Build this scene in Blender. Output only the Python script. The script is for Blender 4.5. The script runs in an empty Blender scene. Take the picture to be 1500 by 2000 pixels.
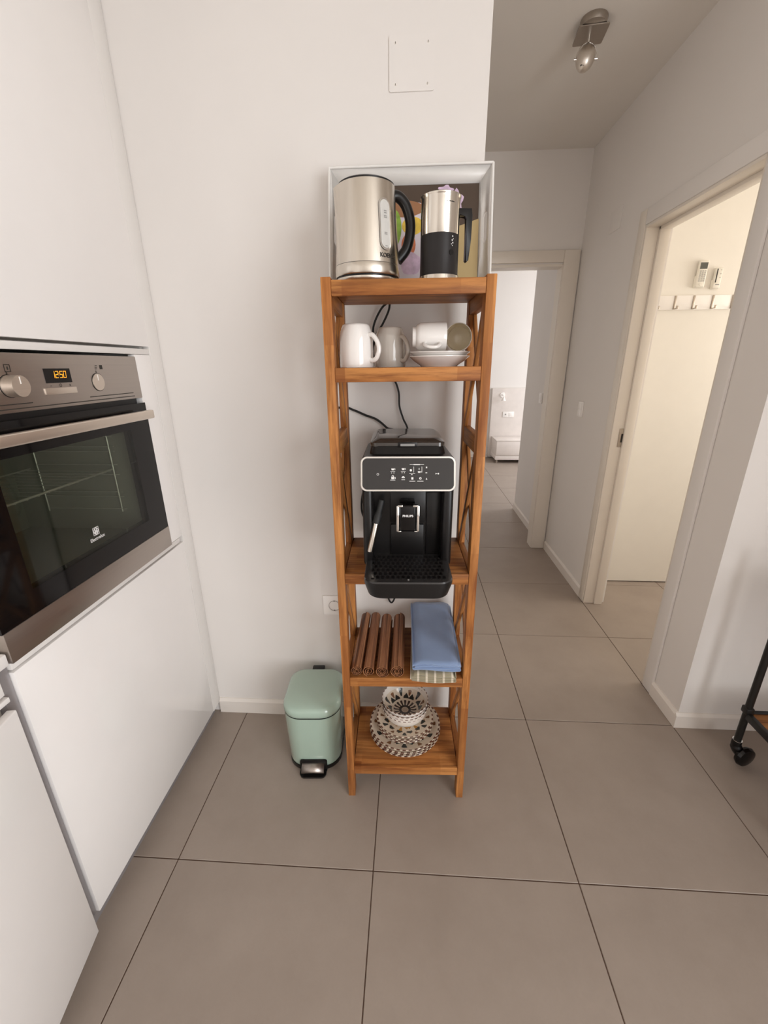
import bpy, bmesh, math, random
from mathutils import Vector, Matrix
random.seed(7)
PI = math.pi
sc = bpy.context.scene
col = sc.collection

# ------------------------------------------------------------------ camera
cam_d = bpy.data.cameras.new('camera')
cam = bpy.data.objects.new('camera', cam_d); col.objects.link(cam)
_r = Vector((0.99824166, 0.05870351, -0.00821522)); _u = Vector((-0.01153824, 0.32837941, 0.94447543))
_f = Vector((-0.05814173, 0.94271993, -0.32847934))
mw = Matrix.Identity(4)
for i in range(3):
    mw[i][0] = _r[i]; mw[i][1] = _u[i]; mw[i][2] = -_f[i]
mw[0][3], mw[1][3], mw[2][3] = 1.29305524, -0.22994191, 1.42467196
cam.matrix_world = mw
cam_d.sensor_fit = 'HORIZONTAL'; cam_d.sensor_width = 36.0; cam_d.lens = 36.0*821.096/1500.0
cam_d.clip_start = 0.02
sc.camera = cam

# ------------------------------------------------------------------ world, lights, exposure
w = bpy.data.worlds.new('world'); sc.world = w; w.use_nodes = True
w.node_tree.nodes['Background'].inputs[0].default_value = (0.80, 0.90, 1.0, 1)
w.node_tree.nodes['Background'].inputs[1].default_value = 1.2
def area(name, loc, rot, sx, sy, power, color):
    d = bpy.data.lights.new(name, 'AREA'); d.shape = 'RECTANGLE'; d.size = sx; d.size_y = sy
    d.energy = power; d.color = color
    o = bpy.data.objects.new(name, d); col.objects.link(o); o.location = loc; o.rotation_euler = rot
    return o
# daylight through the kitchen window right behind the camera, the bedroom window and the side room's window
area('daylight_right_window', (3.17, -1.95, 1.35), (0, PI/2, 0), 2.1, 2.5, 96, (0.98, 0.99, 1.0))
area('daylight_bedroom_window', (5.06, 5.2, 1.45), (0, PI/2, 0), 1.5, 1.6, 68, (0.95, 0.97, 1.0))
area('daylight_side_room_window', (4.45, 1.85, 1.6), (0, PI/2, 0), 1.0, 1.0, 23, (1.0, 0.92, 0.80))
sc.view_settings.view_transform = 'Standard'; sc.view_settings.look = 'None'
sc.view_settings.gamma = 1.0; sc.view_settings.use_curve_mapping = False
sc.view_settings.exposure = 0.0
sc.cycles.use_denoising = True
sc.cycles.max_bounces = 8; sc.cycles.diffuse_bounces = 6; sc.cycles.glossy_bounces = 4
sc.cycles.sample_clamp_indirect = 6.0

# ------------------------------------------------------------------ materials
def S(r, g, b):
    def f(c):
        c /= 255.0
        return c/12.92 if c <= 0.04045 else ((c+0.055)/1.055)**2.4
    return (f(r), f(g), f(b), 1.0)
MATS = {}
def nmat(name):
    m = bpy.data.materials.new(name); m.use_nodes = True
    MATS[name] = m
    nt = m.node_tree
    return m, nt, nt.nodes['Principled BSDF']
def node(nt, t, **kw):
    n = nt.nodes.new(t)
    for k, v in kw.items(): setattr(n, k, v)
    return n
def math_n(nt, op, a, b=None, c=None):
    n = nt.nodes.new('ShaderNodeMath'); n.operation = op
    for i, v in enumerate((a, b, c)):
        if v is None: continue
        if isinstance(v, (int, float)): n.inputs[i].default_value = v
        else: nt.links.new(v, n.inputs[i])
    return n.outputs[0]
def mixc(nt, fac, a, b):
    n = nt.nodes.new('ShaderNodeMix'); n.data_type = 'RGBA'
    if isinstance(fac, (int, float)): n.inputs[0].default_value = fac
    else: nt.links.new(fac, n.inputs[0])
    for i, v in ((6, a), (7, b)):
        if isinstance(v, tuple): n.inputs[i].default_value = v
        else: nt.links.new(v, n.inputs[i])
    return n.outputs[2]
def ramp(nt, fac, stops):
    n = nt.nodes.new('ShaderNodeValToRGB'); nt.links.new(fac, n.inputs[0])
    e = n.color_ramp.elements
    while len(e) < len(stops): e.new(0.5)
    for el, (p, c) in zip(e, stops): el.position = p; el.color = c
    return n.outputs[0]
def bump(nt, h, bs, strength, dist=0.002):
    n = nt.nodes.new('ShaderNodeBump'); n.inputs['Strength'].default_value = strength
    n.inputs['Distance'].default_value = dist
    nt.links.new(h, n.inputs['Height']); nt.links.new(n.outputs[0], bs.inputs['Normal'])
def objco(nt, scale=(1, 1, 1)):
    t = nt.nodes.new('ShaderNodeTexCoord'); mp = nt.nodes.new('ShaderNodeMapping')
    mp.inputs['Scale'].default_value = scale
    nt.links.new(t.outputs['Object'], mp.inputs[0]); return mp.outputs[0]
def noise(nt, co, scale, detail=3, rough=0.5):
    n = nt.nodes.new('ShaderNodeTexNoise'); n.inputs['Scale'].default_value = scale
    n.inputs['Detail'].default_value = detail; n.inputs['Roughness'].default_value = rough
    nt.links.new(co, n.inputs['Vector']); return n.outputs['Fac']
def plain(name, c, rough=0.5, metal=0.0, coat=0.0, var=0.03, nscale=12.0, bmp=0.0, spec=0.5, emit=None, estr=0):
    m, nt, bs = nmat(name)
    co = objco(nt); f = noise(nt, co, nscale)
    lo = tuple(max(0, x*(1-var)) for x in c[:3])+(1,); hi = tuple(min(1, x*(1+var)) for x in c[:3])+(1,)
    nt.links.new(ramp(nt, f, [(0.3, lo), (0.7, hi)]), bs.inputs['Base Color'])
    bs.inputs['Roughness'].default_value = rough; bs.inputs['Metallic'].default_value = metal
    bs.inputs['Coat Weight'].default_value = coat; bs.inputs['Coat Roughness'].default_value = 0.06
    bs.inputs['Specular IOR Level'].default_value = spec
    if bmp: bump(nt, noise(nt, co, nscale*20), bs, bmp)
    if emit:
        bs.inputs['Emission Color'].default_value = emit; bs.inputs['Emission Strength'].default_value = estr
    return m
plain('wall_paint', (0.80, 0.765, 0.735, 1), 0.85, bmp=0.05, var=0.012, nscale=3, spec=0.25)
plain('ceiling_paint', (0.76, 0.72, 0.67, 1), 0.9, var=0.01, nscale=3, spec=0.2)
plain('trim_white', (0.82, 0.765, 0.71, 1), 0.4, var=0.01)
plain('door_frame', (0.80, 0.735, 0.655, 1), 0.35, var=0.01)
plain('side_room_panel', (0.82, 0.785, 0.72, 1), 0.5, var=0.01)
plain('cabinet_white', (0.91, 0.88, 0.86, 1), 0.16, coat=0.3, var=0.006)
plain('cabinet_edge', (0.80, 0.77, 0.74, 1), 0.4, var=0.01)
plain('alu_profile', (0.33, 0.31, 0.315, 1), 0.4, metal=0.4, var=0.02)
plain('plinth_grey', (0.30, 0.28, 0.28, 1), 0.4, metal=0.3)
plain('grout', S(86, 66, 54), 0.95, var=0.1, nscale=60)
plain('black_plastic', (0.008, 0.007, 0.007, 1), 0.32, var=0.1, spec=0.35)
plain('black_gloss', (0.006, 0.005, 0.005, 1), 0.06, var=0.02, spec=0.3)
plain('panel_black', (0.028, 0.026, 0.026, 1), 0.22, var=0.02)
plain('lid_smoke', (0.05, 0.042, 0.036, 1), 0.12, coat=0.5, var=0.02)
plain('black_rubber', (0.012, 0.012, 0.012, 1), 0.6)
plain('dark_grey_plastic', (0.020, 0.017, 0.017, 1), 0.4, spec=0.3)
plain('black_metal', (0.012, 0.011, 0.010, 1), 0.42, metal=0.2)
plain('chrome', (0.85, 0.84, 0.82, 1), 0.1, metal=1.0, var=0.01)
plain('white_ceramic', (0.84, 0.81, 0.78, 1), 0.12, coat=0.5, var=0.01)
plain('cream_ceramic', (0.86, 0.78, 0.62, 1), 0.2, coat=0.4, var=0.01)
plain('shaded_white_ceramic', (0.60, 0.55, 0.49, 1), 0.14, coat=0.5, var=0.01)  # white ceramic of the rear mug, its shadow put into a greyer base colour
plain('tray_white', (0.84, 0.82, 0.79, 1), 0.3, var=0.01)
plain('white_plastic', (0.93, 0.90, 0.87, 1), 0.3, var=0.01)
plain('bin_mint', (0.40, 0.525, 0.44, 1), 0.14, coat=0.8, var=0.01)
plain('socket_hole', (0.03, 0.025, 0.02, 1), 0.6)
plain('socket_grey', (0.55, 0.51, 0.48, 1), 0.4)
plain('print_white', (0.85, 0.84, 0.83, 1), 0.5)
plain('print_grey', (0.30, 0.29, 0.28, 1), 0.5)
plain('print_dark', (0.03, 0.025, 0.02, 1), 0.5)
plain('display_amber', (0.8, 0.35, 0.02, 1), 0.5, emit=(1.0, 0.45, 0.03, 1), estr=0.9)
plain('remote_white', (0.80, 0.77, 0.69, 1), 0.4)
plain('remote_screen', (0.10, 0.105, 0.09, 1), 0.3)
plain('nightstand_white', (0.84, 0.78, 0.74, 1), 0.35)
plain('gauge_clear', (0.62, 0.61, 0.58, 1), 0.15, coat=0.5)
plain('oven_enamel', (0.40, 0.40, 0.36, 1), 0.5)
plain('rack_steel', (0.85, 0.84, 0.80, 1), 0.3, metal=0.4)
plain('print_brown', (0.07, 0.045, 0.03, 1), 0.4)
plain('print_tan', (0.46, 0.34, 0.16, 1), 0.4)
plain('print_table', (0.32, 0.15, 0.07, 1), 0.4)
plain('print_bowl', (0.70, 0.64, 0.70, 1), 0.4)
plain('print_lilac', (0.62, 0.47, 0.62, 1), 0.4, var=0.2, nscale=60)
plain('print_yellow', (0.72, 0.50, 0.07, 1), 0.4, var=0.2, nscale=60)
plain('print_red', (0.58, 0.17, 0.07, 1), 0.4, var=0.2, nscale=60)
plain('print_green', (0.25, 0.42, 0.05, 1), 0.4, var=0.2, nscale=60)

def steel(name, c, rough, axis, an=0.0):
    m, nt, bs = nmat(name)
    s = [220, 220, 220]; s[axis] = 3
    co = objco(nt, tuple(s)); f = noise(nt, co, 1.0, 2)
    co2 = objco(nt); f2 = noise(nt, co2, 16, 4)
    c1 = ramp(nt, f, [(0.25, tuple(x*0.94 for x in c[:3])+(1,)), (0.75, c)])
    nt.links.new(mixc(nt, math_n(nt, 'MULTIPLY', f2, 0.12), c1, tuple(x*0.8 for x in c[:3])+(1,)), bs.inputs['Base Color'])
    bs.inputs['Metallic'].default_value = 1.0
    nt.links.new(math_n(nt, 'MULTIPLY_ADD', f, 0.03, rough), bs.inputs['Roughness'])
    return m
steel('steel_kettle', (0.70, 0.645, 0.57, 1), 0.24, 2)
steel('steel_frother', (0.72, 0.67, 0.60, 1), 0.16, 2)
steel('steel_oven', (0.46, 0.41, 0.375, 1), 0.34, 1)
steel('steel_handle', (0.80, 0.72, 0.64, 1), 0.42, 1)
steel('steel_hook', (0.48, 0.42, 0.36, 1), 0.3, 2)
steel('steel_lamp', (0.80, 0.74, 0.67, 1), 0.36, 2)
steel('steel_lamp_plate', (0.44, 0.39, 0.34, 1), 0.4, 0)

def wood(name, axis, tone=1.0):
    m, nt, bs = nmat(name)
    s = [70, 70, 70]; s[axis] = 5
    co = objco(nt, tuple(s)); n1 = noise(nt, co, 1.0, 6, 0.65)
    s2 = [16, 16, 16]; s2[axis] = 1.6
    n2 = noise(nt, objco(nt, tuple(s2)), 1.0, 3, 0.6)
    # staves of glued solid wood: a random tone for each stave
    t = nt.nodes.new('ShaderNodeTexCoord'); sn = nt.nodes.new('ShaderNodeVectorMath'); sn.operation = 'SNAP'
    inc = [0.043, 0.043, 0.043]; inc[axis] = 0.27
    off = nt.nodes.new('ShaderNodeVectorMath'); off.operation = 'ADD'; off.inputs[1].default_value = (5.0113, 5.0171, 5.0077)
    nt.links.new(t.outputs['Object'], off.inputs[0]); nt.links.new(off.outputs[0], sn.inputs[0]); sn.inputs[1].default_value = inc
    wn = nt.nodes.new('ShaderNodeTexWhiteNoise'); nt.links.new(sn.outputs[0], wn.inputs['Vector'])
    k = lambda r, g, b: (r*tone, g*tone, b*tone, 1)
    base = ramp(nt, wn.outputs['Value'], [(0.0, k(0.27, 0.092, 0.026)), (0.35, k(0.42, 0.165, 0.045)), (0.7, k(0.52, 0.225, 0.068)), (1.0, k(0.34, 0.125, 0.034))])
    dk = mixc(nt, ramp(nt, n1, [(0.40, (0, 0, 0, 1)), (0.62, (1, 1, 1, 1))]), base, k(0.20, 0.066, 0.019))
    fin = mixc(nt, ramp(nt, n2, [(0.45, (0, 0, 0, 1)), (0.8, (0.6, 0.6, 0.6, 1))]), dk, k(0.58, 0.27, 0.085))
    nt.links.new(fin, bs.inputs['Base Color'])
    bs.inputs['Roughness'].default_value = 0.5; bs.inputs['Specular IOR Level'].default_value = 0.22
    bump(nt, n1, bs, 0.12, 0.0006)
    return m
wood('wood_x', 0); wood('wood_y', 1, 0.92); wood('wood_z', 2, 1.08); wood('wood_cart', 0, 0.8)

def tile_mat():
    m, nt, bs = nmat('floor_tile')
    co = objco(nt)
    oi = nt.nodes.new('ShaderNodeObjectInfo')
    ad = nt.nodes.new('ShaderNodeVectorMath'); ad.operation = 'ADD'
    sc_ = nt.nodes.new('ShaderNodeVectorMath'); sc_.operation = 'SCALE'
    nt.links.new(oi.outputs['Location'], sc_.inputs[0]); sc_.inputs['Scale'].default_value = 3.7
    nt.links.new(co, ad.inputs[0]); nt.links.new(sc_.outputs[0], ad.inputs[1])
    n1 = noise(nt, ad.outputs[0], 5, 6, 0.6); n2 = noise(nt, ad.outputs[0], 140, 3, 0.6)
    c = ramp(nt, n1, [(0.25, (0.315, 0.258, 0.217, 1)), (0.5, (0.345, 0.285, 0.241, 1)), (0.78, (0.375, 0.312, 0.266, 1))])
    c = mixc(nt, math_n(nt, 'MULTIPLY', n2, 0.18), c, (0.25, 0.20, 0.165, 1))
    nt.links.new(c, bs.inputs['Base Color'])
    bs.inputs['Roughness'].default_value = 0.44; bs.inputs['Specular IOR Level'].default_value = 0.4
    bump(nt, n2, bs, 0.06, 0.0008)
tile_mat()

def glass_tint():
    m = bpy.data.materials.new('oven_glass'); m.use_nodes = True; MATS['oven_glass'] = m
    nt = m.node_tree; nt.nodes.clear()
    out = nt.nodes.new('ShaderNodeOutputMaterial'); tr = nt.nodes.new('ShaderNodeBsdfTransparent')
    tr.inputs[0].default_value = (0.66, 0.67, 0.62, 1)
    gl = nt.nodes.new('ShaderNodeBsdfGlossy'); gl.inputs['Roughness'].default_value = 0.03
    fr = nt.nodes.new('ShaderNodeLayerWeight'); fr.inputs[0].default_value = 0.25
    mx = nt.nodes.new('ShaderNodeMixShader')
    fac = math_n(nt, 'MULTIPLY_ADD', math_n(nt, 'POWER', fr.outputs['Facing'], 2.0), 0.35, 0.03)
    nt.links.new(fac, mx.inputs[0]); nt.links.new(tr.outputs[0], mx.inputs[1]); nt.links.new(gl.outputs[0], mx.inputs[2])
    nt.links.new(mx.outputs[0], out.inputs[0])
glass_tint()

def crockery(name, R, zr, nd, bowl=False):
    """cream glaze with a printed border of dashes, fans of leaves and a daisy; radial print in object space"""
    m, nt, bs = nmat(name)
    t = nt.nodes.new('ShaderNodeTexCoord'); sp = nt.nodes.new('ShaderNodeSeparateXYZ'); nt.links.new(t.outputs['Object'], sp.inputs[0])
    x, y, z = sp.outputs
    r = math_n(nt, 'SQRT', math_n(nt, 'ADD', math_n(nt, 'MULTIPLY', x, x), math_n(nt, 'MULTIPLY', y, y)))
    th = math_n(nt, 'ARCTAN2', y, x)
    rr = math_n(nt, 'DIVIDE', r, R)
    def between(v, a, b): return math_n(nt, 'MULTIPLY', math_n(nt, 'GREATER_THAN', v, a), math_n(nt, 'LESS_THAN', v, b))
    def fans(N, phase, r0, ln, petals, width):
        ph = math_n(nt, 'ADD', math_n(nt, 'MULTIPLY', th, N/(2*PI)), 50.0+phase)
        fr = math_n(nt, 'SUBTRACT', math_n(nt, 'FRACT', ph), 0.5)
        u = math_n(nt, 'MULTIPLY', fr, math_n(nt, 'MULTIPLY', rr, 2*PI/N))
        v = math_n(nt, 'SUBTRACT', rr, r0)
        d = math_n(nt, 'SQRT', math_n(nt, 'ADD', math_n(nt, 'MULTIPLY', u, u), math_n(nt, 'MULTIPLY', v, v)))
        a = math_n(nt, 'ARCTAN2', u, v)
        pet = math_n(nt, 'COSINE', math_n(nt, 'MULTIPLY', a, petals))
        msk = math_n(nt, 'MULTIPLY', math_n(nt, 'GREATER_THAN', pet, width), between(d, ln*0.28, ln))
        return math_n(nt, 'MULTIPLY', msk, math_n(nt, 'LESS_THAN', math_n(nt, 'ABSOLUTE', a), 1.75))
    base = (0.72, 0.61, 0.49, 1)
    if bowl: c = mixc(nt, math_n(nt, 'GREATER_THAN', rr, 0.9), (0.70, 0.60, 0.48, 1), (0.80, 0.74, 0.68, 1))
    else: c = mixc(nt, 0.0, base, base)
    ring = math_n(nt, 'MULTIPLY', math_n(nt, 'MULTIPLY', between(rr, 0.955, 1.1), math_n(nt, 'GREATER_THAN', z, zr)), math_n(nt, 'GREATER_THAN', math_n(nt, 'SINE', math_n(nt, 'MULTIPLY', th, nd)), -0.15))
    if bowl:
        f1 = fans(6, 0.0, 0.58, 0.32, 5.0, 0.0)
        f2 = fans(6, 0.5, 0.62, 0.24, 4.0, 0.1)
        daisy = math_n(nt, 'MULTIPLY', between(rr, 0.15, 0.50), math_n(nt, 'GREATER_THAN', math_n(nt, 'COSINE', math_n(nt, 'MULTIPLY', th, 16)), -0.15))
        hub = between(rr, 0.15, 0.26)
        c = mixc(nt, daisy, c, (0.05, 0.03, 0.025, 1)); c = mixc(nt, hub, c, (0.03, 0.022, 0.02, 1))
        c = mixc(nt, math_n(nt, 'LESS_THAN', rr, 0.13), c, (0.50, 0.42, 0.33, 1))
    else:
        f1 = fans(6, 0.25, 0.60, 0.27, 5.0, 0.0)
        f2 = fans(6, 0.75, 0.68, 0.20, 4.0, 0.2)
        daisy = fans(6, 0.5, 0.36, 0.26, 5.0, 0.1)
        c = mixc(nt, daisy, c, (0.45, 0.22, 0.05, 1))
    c = mixc(nt, f2, c, (0.20, 0.09, 0.04, 1)); c = mixc(nt, f1, c, (0.025, 0.03, 0.03, 1))
    c = mixc(nt, ring, c, (0.13, 0.045, 0.025, 1))
    # the undersides carry no print
    g = nt.nodes.new('ShaderNodeNewGeometry'); t2 = nt.nodes.new('ShaderNodeVectorTransform')
    t2.vector_type = 'NORMAL'; t2.convert_from = 'WORLD'; t2.convert_to = 'OBJECT'
    nt.links.new(g.outputs['Normal'], t2.inputs[0]); sp2 = nt.nodes.new('ShaderNodeSeparateXYZ'); nt.links.new(t2.outputs[0], sp2.inputs[0])
    under = math_n(nt, 'MULTIPLY', math_n(nt, 'LESS_THAN', sp2.outputs[2], 0.0), math_n(nt, 'LESS_THAN', rr, 0.955))
    c = mixc(nt, under, c, (0.80, 0.76, 0.70, 1))
    nt.links.new(c, bs.inputs['Base Color'])
    bs.inputs['Roughness'].default_value = 0.16; bs.inputs['Coat Weight'].default_value = 0.4
crockery('plate_large_print', 0.128, 0.0195, 38); crockery('plate_small_print', 0.102, 0.0175, 32); crockery('bowl_print', 0.083, 0.0605, 30, True)

def bamboo():
    m, nt, bs = nmat('bamboo_mat')
    n1 = noise(nt, objco(nt, (260, 2, 260)), 1.0, 2); n2 = noise(nt, objco(nt, (60, 60, 60)), 1.0, 3)
    c = ramp(nt, n1, [(0.32, (0.075, 0.027, 0.011, 1)), (0.5, (0.27, 0.105, 0.045, 1)), (0.68, (0.50, 0.24, 0.11, 1))])
    nt.links.new(mixc(nt, math_n(nt, 'MULTIPLY', n2, 0.35), c, (0.16, 0.06, 0.02, 1)), bs.inputs['Base Color'])
    bs.inputs['Roughness'].default_value = 0.55
    bump(nt, n1, bs, 0.5, 0.002)
bamboo()
def cloth(name, c, stripes=False):
    m, nt, bs = nmat(name)
    co = objco(nt); wv = noise(nt, objco(nt, (900, 900, 900)), 1.0, 1); n2 = noise(nt, co, 9, 3)
    base = ramp(nt, n2, [(0.3, tuple(x*0.85 for x in c[:3])+(1,)), (0.7, c)])
    if stripes:
        sp = nt.nodes.new('ShaderNodeSeparateXYZ'); nt.links.new(co, sp.inputs[0])
        st = math_n(nt, 'GREATER_THAN', math_n(nt, 'SINE', math_n(nt, 'MULTIPLY', sp.outputs[0], 2*PI/0.026)), 0.72)
        base = mixc(nt, st, base, (0.66, 0.58, 0.46, 1))
    nt.links.new(base, bs.inputs['Base Color']); bs.inputs['Roughness'].default_value = 0.85
    bs.inputs['Sheen Weight'].default_value = 0.3
    bump(nt, wv, bs, 0.15, 0.001)
cloth('cloth_blue', (0.25, 0.345, 0.55, 1)); cloth('cloth_olive', (0.36, 0.31, 0.205, 1), True)

# ------------------------------------------------------------------ mesh helpers
class B:
    def __init__(s): s.bm = bmesh.new()
    def _new(s, vs, fs):
        v = [s.bm.verts.new(p) for p in vs]
        out = []
        for f in fs:
            try: out.append(s.bm.faces.new([v[i] for i in f]))
            except ValueError: pass
        return v, out
    def box(s, x0, x1, y0, y1, z0, z1, bev=0.0, seg=2, rot=None, about=None):
        vs = [Vector(p) for p in ((x0,y0,z0),(x1,y0,z0),(x1,y1,z0),(x0,y1,z0),(x0,y0,z1),(x1,y0,z1),(x1,y1,z1),(x0,y1,z1))]
        if rot is not None:
            c = Vector(about) if about else Vector(((x0+x1)/2,(y0+y1)/2,(z0+z1)/2))
            vs = [c + rot @ (p-c) for p in vs]
        v, f = s._new(vs, [(3,2,1,0),(4,5,6,7),(0,1,5,4),(1,2,6,5),(2,3,7,6),(3,0,4,7)])
        if bev > 0:
            es = list({e for q in f for e in q.edges})
            bmesh.ops.bevel(s.bm, geom=es, offset=bev, segments=seg, profile=0.5, affect='EDGES')
        return s
    def loft(s, rings, cap=True, closed=True):
        n = len(rings[0]); vs = [s.bm.verts.new(p) for r in rings for p in r]
        for k in range(len(rings)-1):
            for i in range(n if closed else n-1):
                j = (i+1) % n
                s.bm.faces.new((vs[k*n+i], vs[k*n+j], vs[(k+1)*n+j], vs[(k+1)*n+i]))
        if cap:
            s.bm.faces.new(list(reversed(vs[:n]))); s.bm.faces.new(vs[-n:])
        return s
    def lathe(s, prof, n=32, c=(0,0,0)):
        rings = []
        for r, z in prof:
            if r < 1e-6: rings.append([s.bm.verts.new((c[0], c[1], c[2]+z))])
            else: rings.append([s.bm.verts.new((c[0]+r*math.cos(2*PI*i/n), c[1]+r*math.sin(2*PI*i/n), c[2]+z)) for i in range(n)])
        for a, b in zip(rings, rings[1:]):
            for i in range(n):
                j = (i+1) % n
                if len(a) == 1 and len(b) == 1: continue
                if len(a) == 1: q = (a[0], b[j], b[i])
                elif len(b) == 1: q = (a[i], a[j], b[0])
                else: q = (a[i], a[j], b[j], b[i])
                try: s.bm.faces.new(q)
                except ValueError: pass
        return s
    def cyl(s, p0, p1, r0, r1=None, n=20, cap=True):
        r1 = r0 if r1 is None else r1
        p0, p1 = Vector(p0), Vector(p1); d = (p1-p0).normalized()
        a = d.orthogonal().normalized(); b = d.cross(a)
        R = [[p + (a*math.cos(2*PI*i/n) + b*math.sin(2*PI*i/n))*r for i in range(n)] for p, r in ((p0, r0), (p1, r1))]
        return s.loft(R, cap)
    def tube(s, pts, r, n=8, flat=1.0, up=None):
        pts = [Vector(p) for p in pts]; rings = []; a = None
        for i, p in enumerate(pts):
            d = (pts[min(i+1, len(pts)-1)] - pts[max(i-1, 0)]).normalized()
            if up is not None: a = (Vector(up) - d*Vector(up).dot(d)).normalized()
            elif a is None: a = d.orthogonal().normalized()
            else: a = (a - d*a.dot(d)).normalized()
            b = d.cross(a); rad = r[i] if isinstance(r, (list, tuple)) else r
            rings.append([p + a*math.cos(2*PI*k/n)*rad*flat + b*math.sin(2*PI*k/n)*rad for k in range(n)])
        return s.loft(rings)
    def prism(s, poly, ax, a0, a1, bev=0.0, seg=2):
        """poly: 2-D points in the plane of the two other axes (cyclic order), extruded along ax"""
        def P(u, v, a):
            q = [0, 0, 0]; q[ax] = a; q[(ax+1) % 3] = u; q[(ax+2) % 3] = v; return q
        n = len(poly)
        v = [s.bm.verts.new(P(u, t, a0)) for u, t in poly] + [s.bm.verts.new(P(u, t, a1)) for u, t in poly]
        fs = [s.bm.faces.new(list(reversed(v[:n]))), s.bm.faces.new(v[n:])]
        for i in range(n): j = (i+1) % n; fs.append(s.bm.faces.new((v[i], v[j], v[n+j], v[n+i])))
        if bev: bmesh.ops.bevel(s.bm, geom=list({e for f in fs[:2] for e in f.edges}), offset=bev, segments=seg, profile=0.5, affect='EDGES')
        return s
    def text(s, body, size, mp, align='CENTER', bold=0.0):
        c = bpy.data.curves.new('tmp_text', 'FONT'); c.body = body; c.size = size; c.align_x = align; c.align_y = 'CENTER'
        c.offset = bold
        o = bpy.data.objects.new('tmp_text', c); col.objects.link(o)
        dg = bpy.context.evaluated_depsgraph_get(); dg.update()
        me = bpy.data.meshes.new_from_object(o.evaluated_get(dg))
        bpy.data.objects.remove(o); bpy.data.curves.remove(c)
        vs = [s.bm.verts.new(mp(v.co.x, v.co.y)) for v in me.vertices]
        for p in me.polygons:
            try: s.bm.faces.new([vs[i] for i in p.vertices])
            except ValueError: pass
        bpy.data.meshes.remove(me); return s
    def quad(s, a, b, c, d): s._new((a, b, c, d), [(0,1,2,3)]); return s
    def xf(s, M): bmesh.ops.transform(s.bm, matrix=M, verts=s.bm.verts); return s
    def mesh(s, name, mat, smooth=40, recalc=True):
        if recalc: bmesh.ops.recalc_face_normals(s.bm, faces=s.bm.faces)
        me = bpy.data.meshes.new(name); s.bm.to_mesh(me); s.bm.free()
        me.materials.append(MATS[mat] if isinstance(mat, str) else mat)
        if smooth:
            for p in me.polygons: p.use_smooth = True
            me.set_sharp_from_angle(angle=math.radians(smooth))
        return me
    def done(s, name, mat, parent=None, smooth=40, recalc=True, label=None):
        me = s.mesh(name, mat, smooth, recalc)
        o = bpy.data.objects.new(name, me); col.objects.link(o)
        if parent is not None: o.parent = parent
        if label: o['label'] = label
        return o
def rrect(hx, hy, r, n=6, cx=0, cy=0):
    rs = r if isinstance(r, (list, tuple)) else (r, r, r, r)      # radii at (+,+), (-,+), (-,-), (+,-)
    pts = []
    for (sx, sy, a0), rad in zip(((1,1,0), (-1,1,PI/2), (-1,-1,PI), (1,-1,1.5*PI)), rs):
        for k in range(n+1):
            a = a0 + PI/2*k/n
            pts.append((cx + sx*(hx-rad) + rad*math.cos(a), cy + sy*(hy-rad) + rad*math.sin(a)))
    return pts
def thing(name, label, cat, loc=(0,0,0), rotz=0.0, group=None, roty=0.0):
    o = bpy.data.objects.new(name, None); col.objects.link(o); o.empty_display_size = 0.05
    o.location = loc; o.rotation_euler = (0, roty, rotz); o['label'] = label; o['category'] = cat
    if group: o['group'] = group
    return o
def tag(o, label, cat, group=None):
    o['label'] = label; o['category'] = cat
    if group: o['group'] = group
    return o
def struct(o): o['kind'] = 'structure'; return o
def copy_thing(root, loc, label, rotz=None):
    r = root.copy(); col.objects.link(r); r.location = loc; r['label'] = label
    if rotz is not None: r.rotation_euler = (root.rotation_euler[0], root.rotation_euler[1], rotz)
    for ch in list(root.children):
        c = ch.copy(); col.objects.link(c); c.parent = r
        for g in list(ch.children):
            d = g.copy(); col.objects.link(d); d.parent = c
    return r
def smooth_path(pts, n=10):
    pts = [Vector(p) for p in pts]; out = []
    P = [pts[0]*2-pts[1]] + pts + [pts[-1]*2-pts[-2]]
    for i in range(1, len(P)-2):
        for k in range(n):
            t = k/n; a, b, c, d = P[i-1], P[i], P[i+1], P[i+2]
            out.append(0.5*((2*b) + (c-a)*t + (2*a-5*b+4*c-d)*t*t + (3*b-a-3*c+d)*t**3))
    out.append(pts[-1]); return out

# ------------------------------------------------------------------ the setting
YW = 1.188; XR = 2.41; XW = 1.49; ZC = 2.68; YE = 3.02; T = 0.6
fl = struct(B().box(-0.75, 5.2, -3.6, 7.0, -0.10, -0.0018).done('floor', 'grout', smooth=0))
tile_me = B().box(-0.2985, 0.2985, -0.2985, 0.2985, -0.012, 0.0, bev=0.0012, seg=1).mesh('tile', 'floor_tile', smooth=0)
for i in range(-1, 8):
    for j in range(-5, 12):
        o = bpy.data.objects.new('tile', tile_me); col.objects.link(o); o.parent = fl
        o.location = ((i+0.5)*T, (j+0.5)*T, 0)
struct(B().box(-0.75, 5.2, -3.6, 7.0, ZC, ZC+0.1).done('ceiling', 'ceiling_paint', smooth=0))
# wall behind the shelf: a solid block that ends where the hallway begins
struct(B().box(-0.2, XW, YW, YE+0.10, 0, ZC).done('wall_back', 'wall_paint', smooth=0))
# hallway right wall with a door opening into the side room; its near end faces the kitchen
b = B()
b.box(XR, 5.2, 1.20, 1.32, 0, ZC)
b.box(XR, XR+0.12, 1.32, 1.44, 0, ZC)
b.box(XR, XR+0.12, 1.44, 2.172, 2.045, ZC)
b.box(XR, XR+0.12, 2.172, YE+0.10, 0, ZC)
struct(b.done('wall_right', 'wall_paint', smooth=0))
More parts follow.
